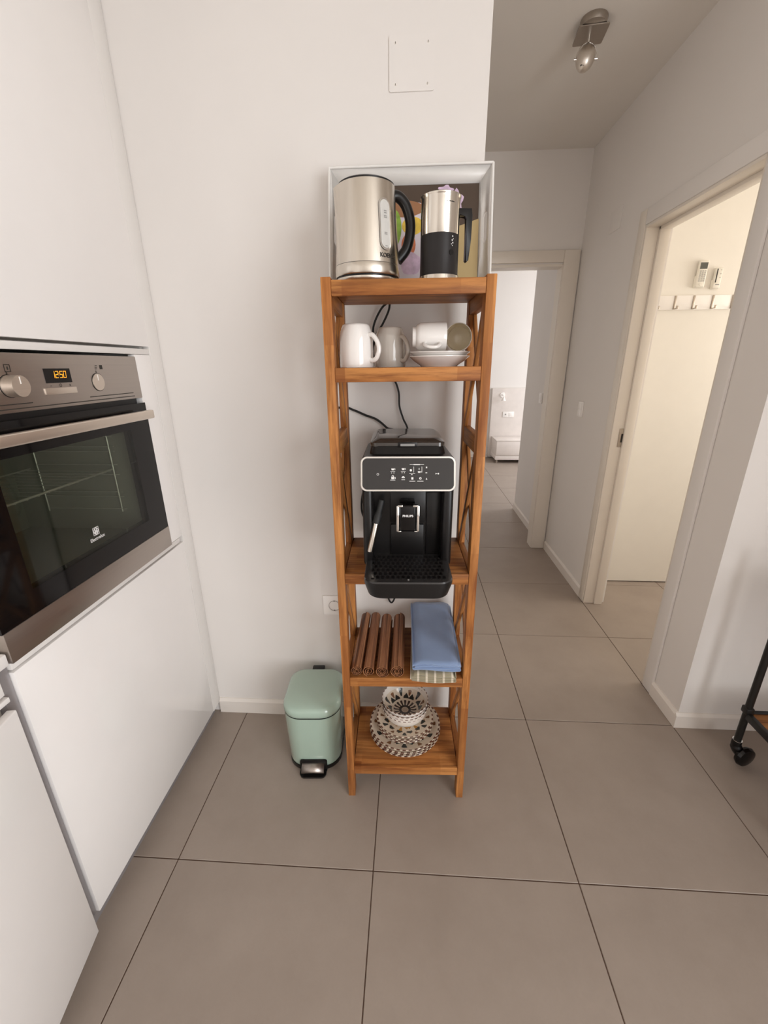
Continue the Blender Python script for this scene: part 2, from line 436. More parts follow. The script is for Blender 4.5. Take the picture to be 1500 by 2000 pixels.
# hallway end wall with the opening towards the bedroom
b = B(); b.box(XW, 1.53, YE, YE+0.10, 0, ZC); b.box(1.53, 2.31, YE, YE+0.10, 2.055, ZC); b.box(2.31, XR, YE, YE+0.10, 0, ZC)
struct(b.done('wall_end', 'wall_paint', smooth=0))
b = B(); b.box(2.395, 2.52, YE+0.10, 4.02, 0, ZC); b.box(2.52, 5.2, 3.9, 4.02, 0, ZC)
struct(b.done('wall_corridor', 'wall_paint', smooth=0))
struct(B().box(0.4, 1.42, YE+0.10, YE+0.2, 0, ZC).done('wall_bedroom_front', 'wall_paint', smooth=0))
struct(B().box(0.4, 5.2, 6.64, 6.75, 0, ZC).done('wall_bedroom_far', 'wall_paint', smooth=0))
struct(B().box(0.4, 0.5, 3.2, 6.64, 0, ZC).done('wall_bedroom_left', 'wall_paint', smooth=0))
b = B(); b.box(5.1, 5.2, 4.02, 4.35, 0, ZC); b.box(5.1, 5.2, 6.05, 6.64, 0, ZC); b.box(5.1, 5.2, 4.35, 6.05, 0, 0.65); b.box(5.1, 5.2, 4.35, 6.05, 2.25, ZC)
struct(b.done('wall_bedroom_right', 'wall_paint', smooth=0))
# side room
struct(B().box(2.53, 4.7, 2.452, 2.50, 0.008, ZC).done('wall_side_room', 'side_room_panel', smooth=0))
b = B(); b.box(4.6, 4.7, 1.32, 2.452, 0, 0.9); b.box(4.6, 4.7, 1.32, 2.452, 2.2, ZC); b.box(4.6, 4.7, 1.32, 1.4, 0.9, 2.2); b.box(4.6, 4.7, 2.35, 2.452, 0.9, 2.2)
struct(b.done('wall_side_room_right', 'wall_paint', smooth=0))
# the kitchen behind and beside the camera
struct(B().box(-0.3, -0.2, -3.6, YW, 0, ZC).done('wall_left', 'wall_paint', smooth=0))
b = B(); b.box(3.2, 3.3, -3.5, -3.25, 0, ZC); b.box(3.2, 3.3, -0.65, 1.2, 0, ZC); b.box(3.2, 3.3, -3.25, -0.65, 0, 0.2); b.box(3.2, 3.3, -3.25, -0.65, 2.45, ZC)  # unseen wall, set close in so less window light reaches the partition
struct(b.done('wall_kitchen_right', 'wall_paint', smooth=0))
struct(B().box(-0.3, 3.3, -3.6, -3.5, 0, ZC).done('wall_front', 'wall_paint', smooth=0))
b = B()
for y in (-3.25, -1.98, -0.71): b.box(3.22, 3.28, y, y+0.06, 0.2, 2.45)
b.box(3.22, 3.28, -3.25, -0.65, 2.39, 2.45); b.box(3.22, 3.28, -3.25, -0.65, 0.2, 0.26)
struct(b.done('window_1', 'trim_white', smooth=0))

def bb_prof(s):   # baseboard cross section: (outward, z)
    return [(0, 0), (s*0.012, 0), (s*0.012, 0.058), (s*0.004, 0.070), (0, 0.070)]
# baseboards
struct(B().prism([(YW+u, z) for u, z in bb_prof(-1)], 0, 0.484, XW).done('baseboard_back', 'trim_white', smooth=0))
b = B()
b.prism([(1.20+u, z) for u, z in bb_prof(-1)], 0, XR-0.012, 3.2)
def bb_y(b, x, y0, y1): b.prism([(z, x+u) for u, z in bb_prof(-1)], 1, y0, y1)
bb_y(b, XR, 1.20, 1.378)
struct(b.done('baseboard_right', 'trim_white', smooth=0))
b = B(); bb_y(b, XR, 2.235, 2.995); struct(b.done('baseboard_hall', 'trim_white', smooth=0))
b = B(); bb_y(b, 2.395, YE+0.12, 4.02); struct(b.done('baseboard_corridor', 'trim_white', smooth=0))
struct(B().prism([(6.64+u, z) for u, z in bb_prof(-1)], 0, 0.5, 2.56).done('baseboard_bedroom', 'trim_white', smooth=0))

# door to the side room (frame only, no leaf in view)
d1 = thing('door_1', 'cream door frame of the side room on the right of the hallway', 'door frame', (XR, 1.8, 0)); d1['kind'] = 'structure'; del d1['category']
def cs(y0, y1, z0, z1): return B().box(-0.012, 0.0, y0, y1, z0, z1, bev=0.004)
cs(-0.425, -0.36, 0, 2.115).done('casing', 'wall_paint', d1)
cs(0.372, 0.437, 0, 2.115).done('casing', 'door_frame', d1)
cs(-0.36, 0.372, 2.045, 2.115).done('casing', 'wall_paint', d1)
B().box(-0.008, 0.052, 0.360, 0.372, 0, 2.045, bev=0.002).done('jamb', 'door_frame', d1)
B().box(0.052, 0.10, 0.346, 0.372, 0, 2.045, bev=0.003).done('door_stop', 'door_frame', d1)
B().box(-0.008, 0.12, -0.36, -0.348, 0, 2.045, bev=0.002).done('jamb', 'door_frame', d1)
B().box(-0.008, 0.052, -0.348, 0.360, 2.033, 2.045, bev=0.002).done('head_jamb', 'door_frame', d1)
B().box(0.052, 0.10, -0.348, 0.360, 2.020, 2.045, bev=0.003).done('door_stop', 'door_frame', d1)
sp = B().box(0.030, 0.072, 0.3565, 0.3600, 0.99, 1.09, bev=0.001).done('strike_plate', 'steel_hook', d1)
B().box(0.042, 0.060, 0.3555, 0.3566, 1.015, 1.062).done('latch_hole', 'socket_hole', sp)
# door frame to the bedroom
d2 = thing('door_2', 'cream door frame at the far end of the hallway', 'door frame', (1.92, YE, 0)); d2['kind'] = 'structure'; del d2['category']
B().box(0.38, 0.482, -0.018, 0, 0, 2.135, bev=0.005).done('casing', 'door_frame', d2)
B().box(-0.482, -0.38, -0.018, 0, 0, 2.135, bev=0.005).done('casing', 'door_frame', d2)
B().box(-0.38, 0.38, -0.014, 0, 2.063, 2.135, bev=0.004).done('casing', 'door_frame', d2)
B().box(0.378, 0.39, -0.004, 0.10, 0, 2.05).done('jamb', 'door_frame', d2)
B().box(-0.39, -0.378, -0.004, 0.10, 0, 2.05).done('jamb', 'door_frame', d2)
B().box(-0.378, 0.378, -0.004, 0.10, 2.040, 2.055).done('head_jamb', 'door_frame', d2)

# ------------------------------------------------------------------ kitchen units on the left
XC = 0.483
tc = thing('tall_oven_cabinet', 'tall glossy white kitchen cabinet housing the built-in oven', 'cabinet', (0, 0, 0))
b = B(); b.box(-0.10, XC-0.022, 0.434, 0.452, 0.055, 2.40); b.box(-0.10, XC-0.022, 1.112, 1.13, 0.055, 2.40)
b.box(-0.10, XC-0.03, 0.452, 1.112, 0.836, 0.852); b.box(-0.10, XC-0.03, 0.452, 1.112, 1.466, 1.482); b.box(-0.10, -0.085, 0.452, 1.112, 0.055, 2.4)
b.box(-0.10, XC-0.03, 0.452, 1.112, 0.055, 0.07)
b.done('carcass', 'cabinet_edge', tc, smooth=0)
B().box(XC-0.02, XC, 0.436, 1.126, 1.486, 2.40, bev=0.0015).done('upper_door', 'cabinet_white', tc)
B().box(XC-0.02, XC, 0.434, 1.1225, 0.055, 0.832, bev=0.0015).done('lower_door', 'cabinet_white', tc)
B().box(XC-0.014, XC-0.002, 0.442, 1.124, 1.463, 1.479, bev=0.001).done('grip_profile', 'cabinet_edge', tc)
B().box(XC-0.018, XC-0.001, 0.4345, 1.105, 0.838, 0.8545, bev=0.001).done('grip_profile', 'cabinet_edge', tc)
B().box(XC-0.02, XC, 1.042, 1.1225, 0.856, 1.462, bev=0.0015).done('filler_strip', 'cabinet_white', tc)
B().box(XC-0.02, XC, 1.1255, YW-0.0025, 0.052, 2.40, bev=0.001).done('end_filler', 'cabinet_edge', tc)
B().box(0.44, 0.458, 0.414, YW-0.013, 0.0, 0.052).done('plinth', 'plinth_grey', tc, smooth=0)

# base cabinet nearest the camera: its door stands slightly ajar
bc = thing('base_cabinet', 'low white kitchen cabinet left of the oven with its door ajar', 'cabinet', (0, 0, 0))
b = B(); b.box(-0.10, 0.455, -0.6, 0.408, 0.055, 0.84)
b.done('carcass', 'cabinet_edge', bc, smooth=0)
B().box(0.455, 0.474, 0.408, 0.4330, 0.055, 0.85, bev=0.001).done('vertical_profile', 'alu_profile', bc)
B().box(0.462, 0.484, -0.2, 0.404, 0.802, 0.852, bev=0.0015).done('drawer_front', 'cabinet_white', bc)
B().box(0.462, 0.488, -0.2, 0.407, 0.784, 0.796, bev=0.002).done('grip_profile', 'cabinet_white', bc)
dr = B().box(-0.019, 0.0, -0.60, 0.0, 0.052, 0.776, bev=0.003, seg=3).done('door', 'cabinet_white', bc)
dr.location = (0.508, 0.396, 0); dr.rotation_euler = (0, 0, math.radians(9.6))
B().box(0.40, 0.44, -0.6, 0.41, 0.0, 0.05).done('plinth', 'plinth_grey', bc, smooth=0)
wt = B().box(-0.14, 0.490, -0.6, 0.4265, 0.858, 0.885, bev=0.002).done('worktop', 'cabinet_white')
tag(wt, 'thin white worktop ending against the side of the oven', 'worktop')

# ------------------------------------------------------------------ oven
ov = thing('built_in_oven', 'stainless steel built-in oven with black glass door and clock display', 'oven', (0, 0, 0))
Y0, Y1 = 0.430, 1.036
OX = 0.489
b = B()
cx0, cx1 = 0.06, 0.462
b.box(cx0, cx0+0.01, 0.50, 0.98, 0.94, 1.29); b.box(cx0, cx1, 0.49, 0.50, 0.94, 1.29); b.box(cx0, cx1, 0.97, 0.98, 0.94, 1.29)
b.box(cx0, cx1, 0.50, 0.97, 0.93, 0.94); b.box(cx0, cx1, 0.50, 0.97, 1.285, 1.295)
b.done('cavity', 'oven_enamel', ov, smooth=0)
pan = B().box(0.465, OX, Y0, Y1, 1.340, 1.456, bev=0.0015).done('control_panel', 'steel_oven', ov)
B().box(0.455, 0.470, Y0+0.008, Y1-0.006, 1.318, 1.342).done('vent_gap', 'black_plastic', ov)
fr = B()
fr.box(0.470, OX+0.004, Y0, Y1, 1.256, 1.326); fr.box(0.470, OX+0.004, Y0, Y1, 0.925, 0.980)
fr.box(0.470, OX+0.004, Y0, 0.520, 0.980, 1.256); fr.box(0.470, OX+0.004, 0.945, Y1, 0.980, 1.256)
fr.done('door_glass_border', 'black_gloss', ov, smooth=0)
B().box(0.487, OX+0.004, 0.5202, 0.9448, 0.9802, 1.2558).done('window_pane', 'oven_glass', ov, smooth=0)
B().box(0.470, OX+0.006, Y0, Y1, 0.858, 0.926, bev=0.0015).done('door_bottom_strip', 'steel_oven', ov)
hd = B().box(0.515, 0.533, 0.415, 1.010, 1.283, 1.307, bev=0.004, seg=3).done('handle', 'steel_handle', ov)
for y in (0.465, 0.965): B().box(OX, 0.516, y-0.01, y+0.01, 1.287, 1.303).done('handle_post', 'black_plastic', hd)
# display with clock
dp = B().box(OX-0.001, OX+0.0008, 0.697, 0.773, 1.394, 1.425).done('display', 'black_gloss', ov, smooth=0)
SEG = {'0': 'abcdef', '1': 'bc', '2': 'abged', '5': 'afgcd'}
b = B()
def seg7(b, ch, y, z, w_, h, sl=0.12):
    t = 0.0014
    def q(ya, yb, za, zb):
        k = lambda yy, zz: (OX+0.0012, y+yy+sl*zz, z+zz)
        b.quad(k(ya, za), k(yb, za), k(yb, zb), k(ya, zb))
    for s in SEG[ch]:
        if s == 'a': q(0, w_, h-t, h)
        if s == 'd': q(0, w_, 0, t)
        if s == 'g': q(0, w_, h/2-t/2, h/2+t/2)
        if s == 'f': q(0, t, h/2, h)
        if s == 'e': q(0, t, 0, h/2)
        if s == 'b': q(w_-t, w_, h/2, h)
        if s == 'c': q(w_-t, w_, 0, h/2)
for ch, y in zip('1250', (0.716, 0.7265, 0.739, 0.7495)): seg7(b, ch, y, 1.4045, 0.0085, 0.015)
for zz in (1.4085, 1.4145): b.quad((OX+.0012, .7362, zz), (OX+.0012, .7376, zz), (OX+.0012, .7376, zz+.0014), (OX+.0012, .7362, zz+.0014))
b.done('clock_digits', 'display_amber', dp, smooth=0)
B().box(OX-0.001, OX+0.003, 0.688, 0.780, 1.3695, 1.3835, bev=0.001).done('button_strip', 'steel_handle', ov)
def ovknob(y, z, out, r):
    k = B().cyl((OX-0.002, y, z), (OX+out, y, z), r, r*0.97, 32).done('knob', 'steel_handle', ov, smooth=50)
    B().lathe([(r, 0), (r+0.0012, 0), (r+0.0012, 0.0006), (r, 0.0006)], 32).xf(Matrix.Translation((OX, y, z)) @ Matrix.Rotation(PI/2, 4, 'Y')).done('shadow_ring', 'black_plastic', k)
    B().box(OX+out-0.0002, OX+out+0.0006, y-0.0009, y+0.0009, z+0.004, z+r*0.85).done('pointer', 'white_plastic', k)
ovknob(0.606, 1.392, 0.026, 0.0215); ovknob(0.861, 1.391, 0.002, 0.0215)
b = B()
def dash(b, y0, y1, z0, z1): b.quad((OX+.0004, y0, z0), (OX+.0004, y1, z0), (OX+.0004, y1, z1), (OX+.0004, y0, z1))
dash(b, 0.820, 0.996, 1.3555, 1.3575); dash(b, 0.43, 0.65, 1.3555, 1.3575); dash(b, 0.43, 1.000, 1.3465, 1.3485)
for y in (0.608, 0.861): dash(b, y-.0012, y+.0012, 1.414, 1.419)
yy, zz = 0.612, 1.4265                                  # symbols over the knobs
for a in ((yy-.007, yy+.007, zz+.0055, zz+.007), (yy-.007, yy+.007, zz-.007, zz-.0055), (yy-.007, yy-.0055, zz-.007, zz+.007), (yy+.0055, yy+.007, zz-.007, zz+.007), (yy-.001, yy+.002, zz-.003, zz+.003)): dash(b, *a)
dash(b, 0.8775, 0.8875, 1.4225, 1.4325)
for k in range(3): dash(b, 0.8585+0.001*k, 0.8665+0.001*k, 1.4225+0.004*k, 1.4240+0.004*k)
dash(b, 0.706, 0.711, 1.3875, 1.3885); dash(b, 0.762, 0.767, 1.3875, 1.3885); dash(b, 0.764, 0.765, 1.3855, 1.3905)
b.done('panel_print', 'print_dark', pan, smooth=0)['kind'] = 'stuff'
B().lathe([(0.0026, 0), (0.0036, 0)], 16).xf(Matrix.Translation((OX+.0005, 0.736, 1.3885)) @ Matrix.Rotation(PI/2, 4, 'Y')).done('timer_symbol', 'print_dark', pan, smooth=0)
# maker's emblem and name on the glass
GX = OX+0.0046
b = B()
yc, zc = 0.727, 1.0305; h = 0.0105
def sq(y0, y1, z0, z1): b.quad((GX, y0, z0), (GX, y1, z0), (GX, y1, z1), (GX, y0, z1))
sq(yc-h, yc+h, zc+h-.0015, zc+h); sq(yc-h, yc+h, zc-h, zc-h+.0015); sq(yc-h, yc-h+.0015, zc-h, zc+h); sq(yc+h-.0015, yc+h, zc-h, zc+h)
n = 24
for k in range(n):                                       # ring
    a0, a1 = 2*PI*k/n, 2*PI*(k+1)/n
    b.quad(*[(GX, yc+r*math.cos(a), zc+r*math.sin(a)) for r, a in ((.0072, a0), (.009, a0), (.009, a1), (.0072, a1))])
for s in (1, -1):                                        # the two curved wedges of the emblem
    b.quad((GX, yc, zc), (GX, yc+s*.0022, zc+.0072), (GX, yc+s*.0052, zc+.0052), (GX, yc+s*.0035, zc))
    b.quad((GX, yc, zc), (GX, yc+s*.0072, zc), (GX, yc+s*.005, zc-.0052), (GX, yc+s*.001, zc-.0072))
b.text('Electrolux', 0.0125, lambda u, v: (GX, 0.7275+u, 1.0115+v), bold=0.0002)
b.done('maker_logo', 'print_white', ov, smooth=0)
# rack and side rails inside
rk = B()
rk.tube([(0.40, 0.515, 1.137), (0.40, 0.958, 1.137)], 0.0032, 8); rk.tube([(0.14, 0.515, 1.137), (0.14, 0.958, 1.137)], 0.0025, 8)
for k in range(14): rk.tube([(0.14, 0.53+0.032*k, 1.134), (0.403, 0.53+0.032*k, 1.134)], 0.0013, 6)
rk.done('wire_rack', 'rack_steel', ov)
for y in (0.506, 0.964):
    b = B(); b.tube([(0.40, y, 1.00), (0.40, y, 1.245)], 0.0022, 6); b.tube([(0.16, y, 1.00), (0.16, y, 1.245)], 0.0022, 6)
    for z in (1.01, 1.05, 1.065, 1.12, 1.15, 1.19, 1.205, 1.235): b.tube([(0.16, y, z), (0.415, y, z)], 0.0018, 6)
    b.done('side_rail', 'rack_steel', ov)

# ------------------------------------------------------------------ fittings on walls
ap = thing('access_panel', 'square white painted access cover screwed high on the kitchen wall', 'cover', (1.288, YW, 2.165))
B().prism(rrect(0.0585, 0.057, 0.004, 3), 1, -0.004, 0.0).xf(Matrix.Rotation(PI/2, 4, 'Y')).done('cover_plate', 'wall_paint', ap)
for sx in (-1, 1):
    for sz in (-1, 1):
        s_ = B().lathe([(0, 0.0012), (0.0025, 0.0010), (0.0032, 0)], 14).xf(Matrix.Translation((sx*0.042, -0.004, sz*0.042)) @ Matrix.Rotation(PI/2, 4, 'X')).done('screw', 'trim_white', ap)
        B().box(sx*0.042-0.0005, sx*0.042+0.0005, -0.0056, -0.0050, sz*0.042-0.002, sz*0.042+0.002).done('slot', 'print_dark', s_)
hp = B().prism([(2.473, 2.115), (2.607, 2.115), (2.607, 2.222), (2.473, 2.222)], 0, XR-0.003, XR, bev=0.001).done('junction_cover', 'wall_paint')
tag(hp, 'painted junction box cover high on the hallway wall beside the side room door', 'cover')
so = thing('wall_socket', 'white wall socket low on the wall behind the shelf', 'socket', (1.010, YW, 0.546))
B().prism([(-0.044, -0.042), (0.044, -0.042), (0.044, 0.042), (-0.044, 0.042)], 1, -0.009, 0, bev=0.003).xf(Matrix.Rotation(PI/2, 4, 'Y')).done('plate', 'white_plastic', so)
B().lathe([(0.0225, 0.0095), (0.0225, 0.012), (0.0205, 0.012), (0.0195, 0.002), (0, 0.002)], 28).xf(Matrix.Rotation(PI/2, 4, 'X')).done('socket_well', 'socket_grey', so)
for sx in (-1, 1): B().cyl((sx*0.0095, -0.0022, 0), (sx*0.0095, -0.0028, 0), 0.0026, n=12).done('pin_hole', 'socket_hole', so)
for sz in (-1, 1): B().box(-0.003, 0.003, -0.011, -0.009, sz*0.0205-0.002, sz*0.0205+0.002).done('earth_clip', 'socket_hole', so)
def switch(name, label, x, y, z, hy, hz):
    t = thing(name, label, 'switch', (x, y, z))
    B().box(-0.010, 0, -hy, hy, -hz, hz, bev=0.003).done('plate', 'white_plastic', t)
    B().box(-0.0135, -0.010, -hy*0.72, hy*0.72, 0.003, hz*0.8, bev=0.0012).done('rocker', 'white_plastic', t)
    B().box(-0.0135, -0.010, -hy*0.72, hy*0.72, -hz*0.8, -0.003, bev=0.0012).done('rocker', 'white_plastic', t)
switch('light_switch', 'white double light switch on the hallway wall left of the side room door', XR, 2.652, 1.147, 0.036, 0.048)
switch('light_switch', 'white light switch on the wall beyond the far door frame', 2.395, 3.485, 1.157, 0.036, 0.042)
tag(B().box(2.388, 2.395, 3.29, 3.33, 0.93, 1.0, bev=0.002).done('thermostat_plate', 'white_plastic'), 'small white blank plate below the switch beyond the far door frame', 'plate')

# hook rail and remote controls on the side room wall
YP = 2.452
hr = thing('hook_rail', 'white coat rail with steel hooks in the side room', 'coat rail', (2.86, YP, 1.741))
B().box(-0.235, 0.235, -0.012, 0, -0.036, 0.036, bev=0.002).done('backboard', 'white_plastic', hr)
hk = None
for x in (-0.209, -0.109, -0.010, 0.091, 0.196):
    b = B(); b.box(-0.0055, 0.0055, -0.016, -0.012, -0.030, 0.035, bev=0.001); b.box(-0.0055, 0.0055, -0.045, -0.012, -0.034, -0.030, bev=0.001)
    b.box(-0.0055, 0.0055, -0.048, -0.044, -0.034, -0.018, bev=0.001)
    o = b.done('hook', 'steel_hook', hr) if hk is None else hk.copy()
    if hk is None: hk = o
    else: col.objects.link(o); b.bm.free()
    o.location = (x, 0, 0)
def remote_body(t, w_, h, d):
    B().prism(rrect(w_, h, w_*0.35, 4), 1, -d, -0.006, bev=0.003).xf(Matrix.Rotation(PI/2, 4, 'Y') @ Matrix.Rotation(0, 4, 'Y')).done('body', 'remote_white', t)
r1 = thing('air_conditioner_remote', 'white remote control with a grey screen above the hook rail', 'remote', (2.860, YP, 1.880))
B().box(-0.024, 0.024, -0.024, -0.006, -0.064, 0.064, bev=0.006, seg=3).done('body', 'remote_white', r1)
B().box(-0.026, 0.026, -0.018, 0.0, -0.066, -0.008, bev=0.003).done('holder', 'remote_white', r1)
B().box(-0.019, 0.019, -0.0246, -0.0236, 0.022, 0.053).done('screen', 'remote_screen', r1)
b_me = None
for iy in range(6):
    for ix in range(3):
        o = B().box(-0.004, 0.004, -0.0258, -0.0236, -0.0018, 0.0018).done('button', 'print_grey', r1) if b_me is None else bpy.data.objects.new('button', b_me)
        if b_me is None: b_me = o.data
        else: col.objects.link(o); o.parent = r1
        o.location = ((ix-1)*0.012, 0, 0.012-iy*0.0095)
B().cyl((0, -0.0236, -0.052), (0, -0.0262, -0.052), 0.007, n=16).done('round_button', 'remote_white', r1)
r2 = thing('fan_remote', 'smaller white remote control with a black stripe above the hook rail', 'remote', (2.947, YP, 1.858))
B().box(-0.019, 0.019, -0.022, -0.006, -0.050, 0.050, bev=0.004, seg=3).done('body', 'remote_white', r2)
B().box(-0.021, 0.021, -0.017, 0.0, -0.052, -0.006, bev=0.003).done('holder', 'remote_white', r2)
B().box(-0.013, -0.007, -0.0226, -0.0216, -0.022, 0.044).done('stripe', 'print_dark', r2)
for k, z in enumerate((0.038, 0.020, 0.002)): B().cyl((0.009, -0.0216, z), (0.009, -0.0232, z), 0.0022, n=10).done('button', 'print_grey', r2)
B().box(-0.008, 0.012, -0.0226, -0.0216, -0.034, -0.030).done('print', 'print_grey', r2)

# ceiling spotlight
sl = thing('ceiling_spotlight', 'brushed steel egg-shaped spotlight on the hallway ceiling', 'ceiling light', (1.985, 1.985, ZC))
B().lathe([(0, 0), (0.048, 0), (0.050, -0.004), (0.046, -0.022), (0, -0.024)], 28).xf(Matrix.Translation((0, -0.02, 0))).done('canopy', 'steel_lamp_plate', sl)
B().prism(rrect(0.056, 0.056, 0.006, 3), 2, -0.028, -0.024).xf(Matrix.Translation((0.005, 0.02, 0)) @ Matrix.Rotation(math.radians(-6), 4, 'Z')).done('square_plate', 'steel_lamp_plate', sl)
B().cyl((0.0, 0.02, -0.028), (0.0, 0.02, -0.050), 0.006, n=14).done('stem', 'chrome', sl)
B().tube(smooth_path([(0.0, 0.02, -0.045), (0.012, 0.018, -0.055), (0.026, 0.015, -0.065)]), 0.0022, 6).done('wire', 'chrome', sl)
egg = [(0, -0.048), (0.013, -0.045), (0.024, -0.036), (0.0325, -0.020), (0.0355, 0.0), (0.034, 0.015), (0.028, 0.032), (0.018, 0.043), (0.0, 0.048)]
hd_ = B().lathe(egg, 28).xf(Matrix.Translation((-0.004, 0.02, -0.098)) @ Matrix.Rotation(math.radians(20), 4, 'Y') @ Matrix.Rotation(math.radians(-20), 4, 'X')).done('lamp_head', 'steel_lamp', sl)
b = B()
for s in (-1, 1): b.tube(smooth_path([(0, 0.02, -0.046), (s*0.024, 0.02, -0.060), (s*0.041, 0.02, -0.086), (s*0.0405, 0.02, -0.100)]), 0.0022, 6); b.cyl((s*0.034-0.004, 0.02, -0.100), (s*0.046-0.004, 0.02, -0.100), 0.0045, n=10)
b.done('bracket', 'chrome', sl)
for dx in (-0.016, -0.008): B().cyl((dx-0.01, -0.002, -0.130), (dx-0.01, -0.008, -0.132), 0.0026, n=10).done('vent_hole', 'socket_hole', hd_)

# bedroom pieces seen through the far door
tag(B().box(2.565, 4.4, 6.585, 6.639, 0.02, 1.085, bev=0.004).done('headboard_panel', 'nightstand_white'), 'tall white headboard panel against the far bedroom wall', 'headboard')
ns = thing('nightstand', 'low white bedside unit in front of the headboard seen through the far door', 'nightstand', (2.605, 6.19, 0))
B().box(0, 0.75, 0.006, 0.385, 0.06, 0.335, bev=0.003).done('body', 'nightstand_white', ns)
B().box(-0.004, 0.754, -0.006, 0.388, 0.335, 0.352, bev=0.003).done('top', 'nightstand_white', ns)
B().box(0.004, 0.746, -0.012, 0.006, 0.125, 0.332, bev=0.002).done('drawer_front', 'nightstand_white', ns)
B().box(-0.003, 0.752, -0.010, 0.387, 0.055, 0.112, bev=0.003).done('bottom_frame', 'nightstand_white', ns)
for x in (0.03, 0.72):
    for y in (0.03, 0.35): B().cyl((x, y, 0), (x, y, 0.056), 0.014, n=14).done('foot', 'steel_hook', ns)
rl = thing('reading_lamp', 'small white reading lamp fixed to the headboard', 'wall lamp', (2.72, 6.588, 0.985))
B().lathe([(0, 0.018), (0.036, 0.016), (0.040, 0)], 24).xf(Matrix.Rotation(PI/2, 4, 'X')).done('mount', 'white_plastic', rl)
B().tube(smooth_path([(0, -0.015, 0), (0, -0.06, 0.0), (0.005, -0.075, -0.03)]), 0.007, 8).done('arm', 'white_plastic', rl)
B().lathe([(0.012, 0.0), (0.034, -0.05), (0.031, -0.05), (0.0, -0.004)], 24).xf(Matrix.Translation((0.006, -0.077, -0.03))).done('shade', 'white_plastic', rl)
bs_ = thing('bedside_socket', 'double white socket on the headboard above the bedside unit', 'socket', (2.83, 6.585, 0.69))
B().box(-0.085, 0.085, -0.010, 0, -0.042, 0.042, bev=0.003).done('plate', 'white_plastic', bs_)
B().cyl((-0.042, -0.010, 0), (-0.042, -0.0105, 0), 0.012, n=20).done('socket_well', 'print_grey', bs_)
B().box(0.01, 0.07, -0.0125, -0.010, -0.028, 0.028, bev=0.001).done('rocker', 'white_plastic', bs_)

# ------------------------------------------------------------------ the wooden shelf
SX, SY = 1.2895, 0.971
sh = thing('wooden_shelf', 'tall narrow wooden shelf with crossed side braces against the wall', 'shelf', (SX, SY, 0), 0.031, roty=-0.0045)
HW, HD, PW, PD = 0.1985, 0.137, 0.023, 0.040
for sx in (-1, 1):
    for sy in (-1, 1):
        x0, x1 = sorted((sx*HW, sx*(HW-PW))); y0, y1 = sorted((sy*HD, sy*(HD-PD)))
        B().box(x0, x1, y0, y1, 0, 1.616, bev=0.0015).done('post', 'wood_z', sh)
LV = [1.610, 1.421, 0.868, 0.507, 0.136]
for k, z in enumerate(LV):
    bd = B().box(-(HW-PW)+0.0003, (HW-PW)-0.0003, -HD+0.014, HD-0.003, z-0.019, z, bev=0.001).done('shelf_board', 'wood_x', sh)
    B().box(-(HW-PW)+0.0003, (HW-PW)-0.0003, -HD+0.0015, -HD+0.0145, z-0.033, z, bev=0.0015).done('front_rail', 'wood_x', sh)
rails = [(1.556, 1.606), (1.203, 1.250), (0.826, 0.866), (0.465, 0.503), (0.094, 0.132)]
for sx in (-1, 1):
    x0, x1 = sorted((sx*(HW-0.002), sx*(HW-PW+0.002)))
    for z0, z1 in rails: B().box(x0, x1, -HD+PD, HD-PD, z0, z1, bev=0.001).done('side_rail', 'wood_y', sh)
    for (za, zb) in ((1.556, 1.250), (1.203, 0.866), (0.826, 0.503), (0.465, 0.132)):
        for q, s in enumerate((1, -1)):
            y0, y1 = -s*(HD-PD), s*(HD-PD); L = math.hypot(y1-y0, za-zb)
            ang = math.atan2(zb-za, y1-y0)
            xm = sx*(HW-PW/2) + (0.005 if q else -0.005)*sx
            br = B().box(-L/2+0.003, L/2-0.003, -0.0045, 0.0045, -0.010, 0.010, bev=0.001).done('brace', 'wood_x', sh)
            br.matrix_local = Matrix.Translation((xm, 0, (za+zb)/2)) @ Matrix.Rotation(ang, 4, 'X') @ Matrix.Rotation(PI/2, 4, 'Z')

# ------------------------------------------------------------------ things on the top board
Z1 = LV[0]+0.0005
def rim(z, dz): return z+dz
# white serving tray leaning against the wall, printed base
ty = thing('serving_tray', 'white serving tray with a fruit bowl picture standing behind the kettle', 'tray', (1.2875, 1.112, Z1+0.002))
ty.rotation_euler = (math.radians(-12.5), 0, 0.004)
TW, TH, TD = 0.219, 0.316, 0.044       # half width, height, depth; local +z up, rim towards -y
iw, ih0, ih1 = TW-0.026, 0.022, TH-0.022
def ring(hw, z0, z1, y): return [(-hw, y, z0), (hw, y, z0), (hw, y, z1), (-hw, y, z1)]
b = B()
b.quad(*ring(iw, ih0, ih1, 0.0))
b.quad((-TW, -TD, TH), (TW, -TD, TH), (iw, 0, ih1), (-iw, 0, ih1)); b.quad((-TW, -TD, 0), (TW, -TD, 0), (iw, 0, ih0), (-iw, 0, ih0))
for sx in (-1, 1):                                                             # short sides with cut-out handles
    def P(t, q):    # t: depth 0..1, q: 0..1 up the side
        return (sx*(iw+(TW-iw)*t), -TD*t, (ih0*(1-t))*(1-q)+(ih1*(1-t)+TH*t)*q)
    n = 48; outer, inner = [], []
    for k in range(n):
        a = 2*PI*k/n; c_, s_ = math.cos(a), math.sin(a)
        inner.append(P(0.52+0.17*max(-1, min(1, 1.6*c_)), 0.53+0.135*s_))
        m_ = max(abs(c_), abs(s_)); outer.append(P(0.5+0.5*c_/m_, 0.5+0.5*s_/m_))
    b.loft([outer, inner], cap=False)
bmesh.ops.remove_doubles(b.bm, verts=b.bm.verts, dist=1e-5)
shell = b.done('shell', 'tray_white', ty, smooth=30)
md = shell.modifiers.new('thickness', 'SOLIDIFY'); md.thickness = 0.005; md.offset = 0
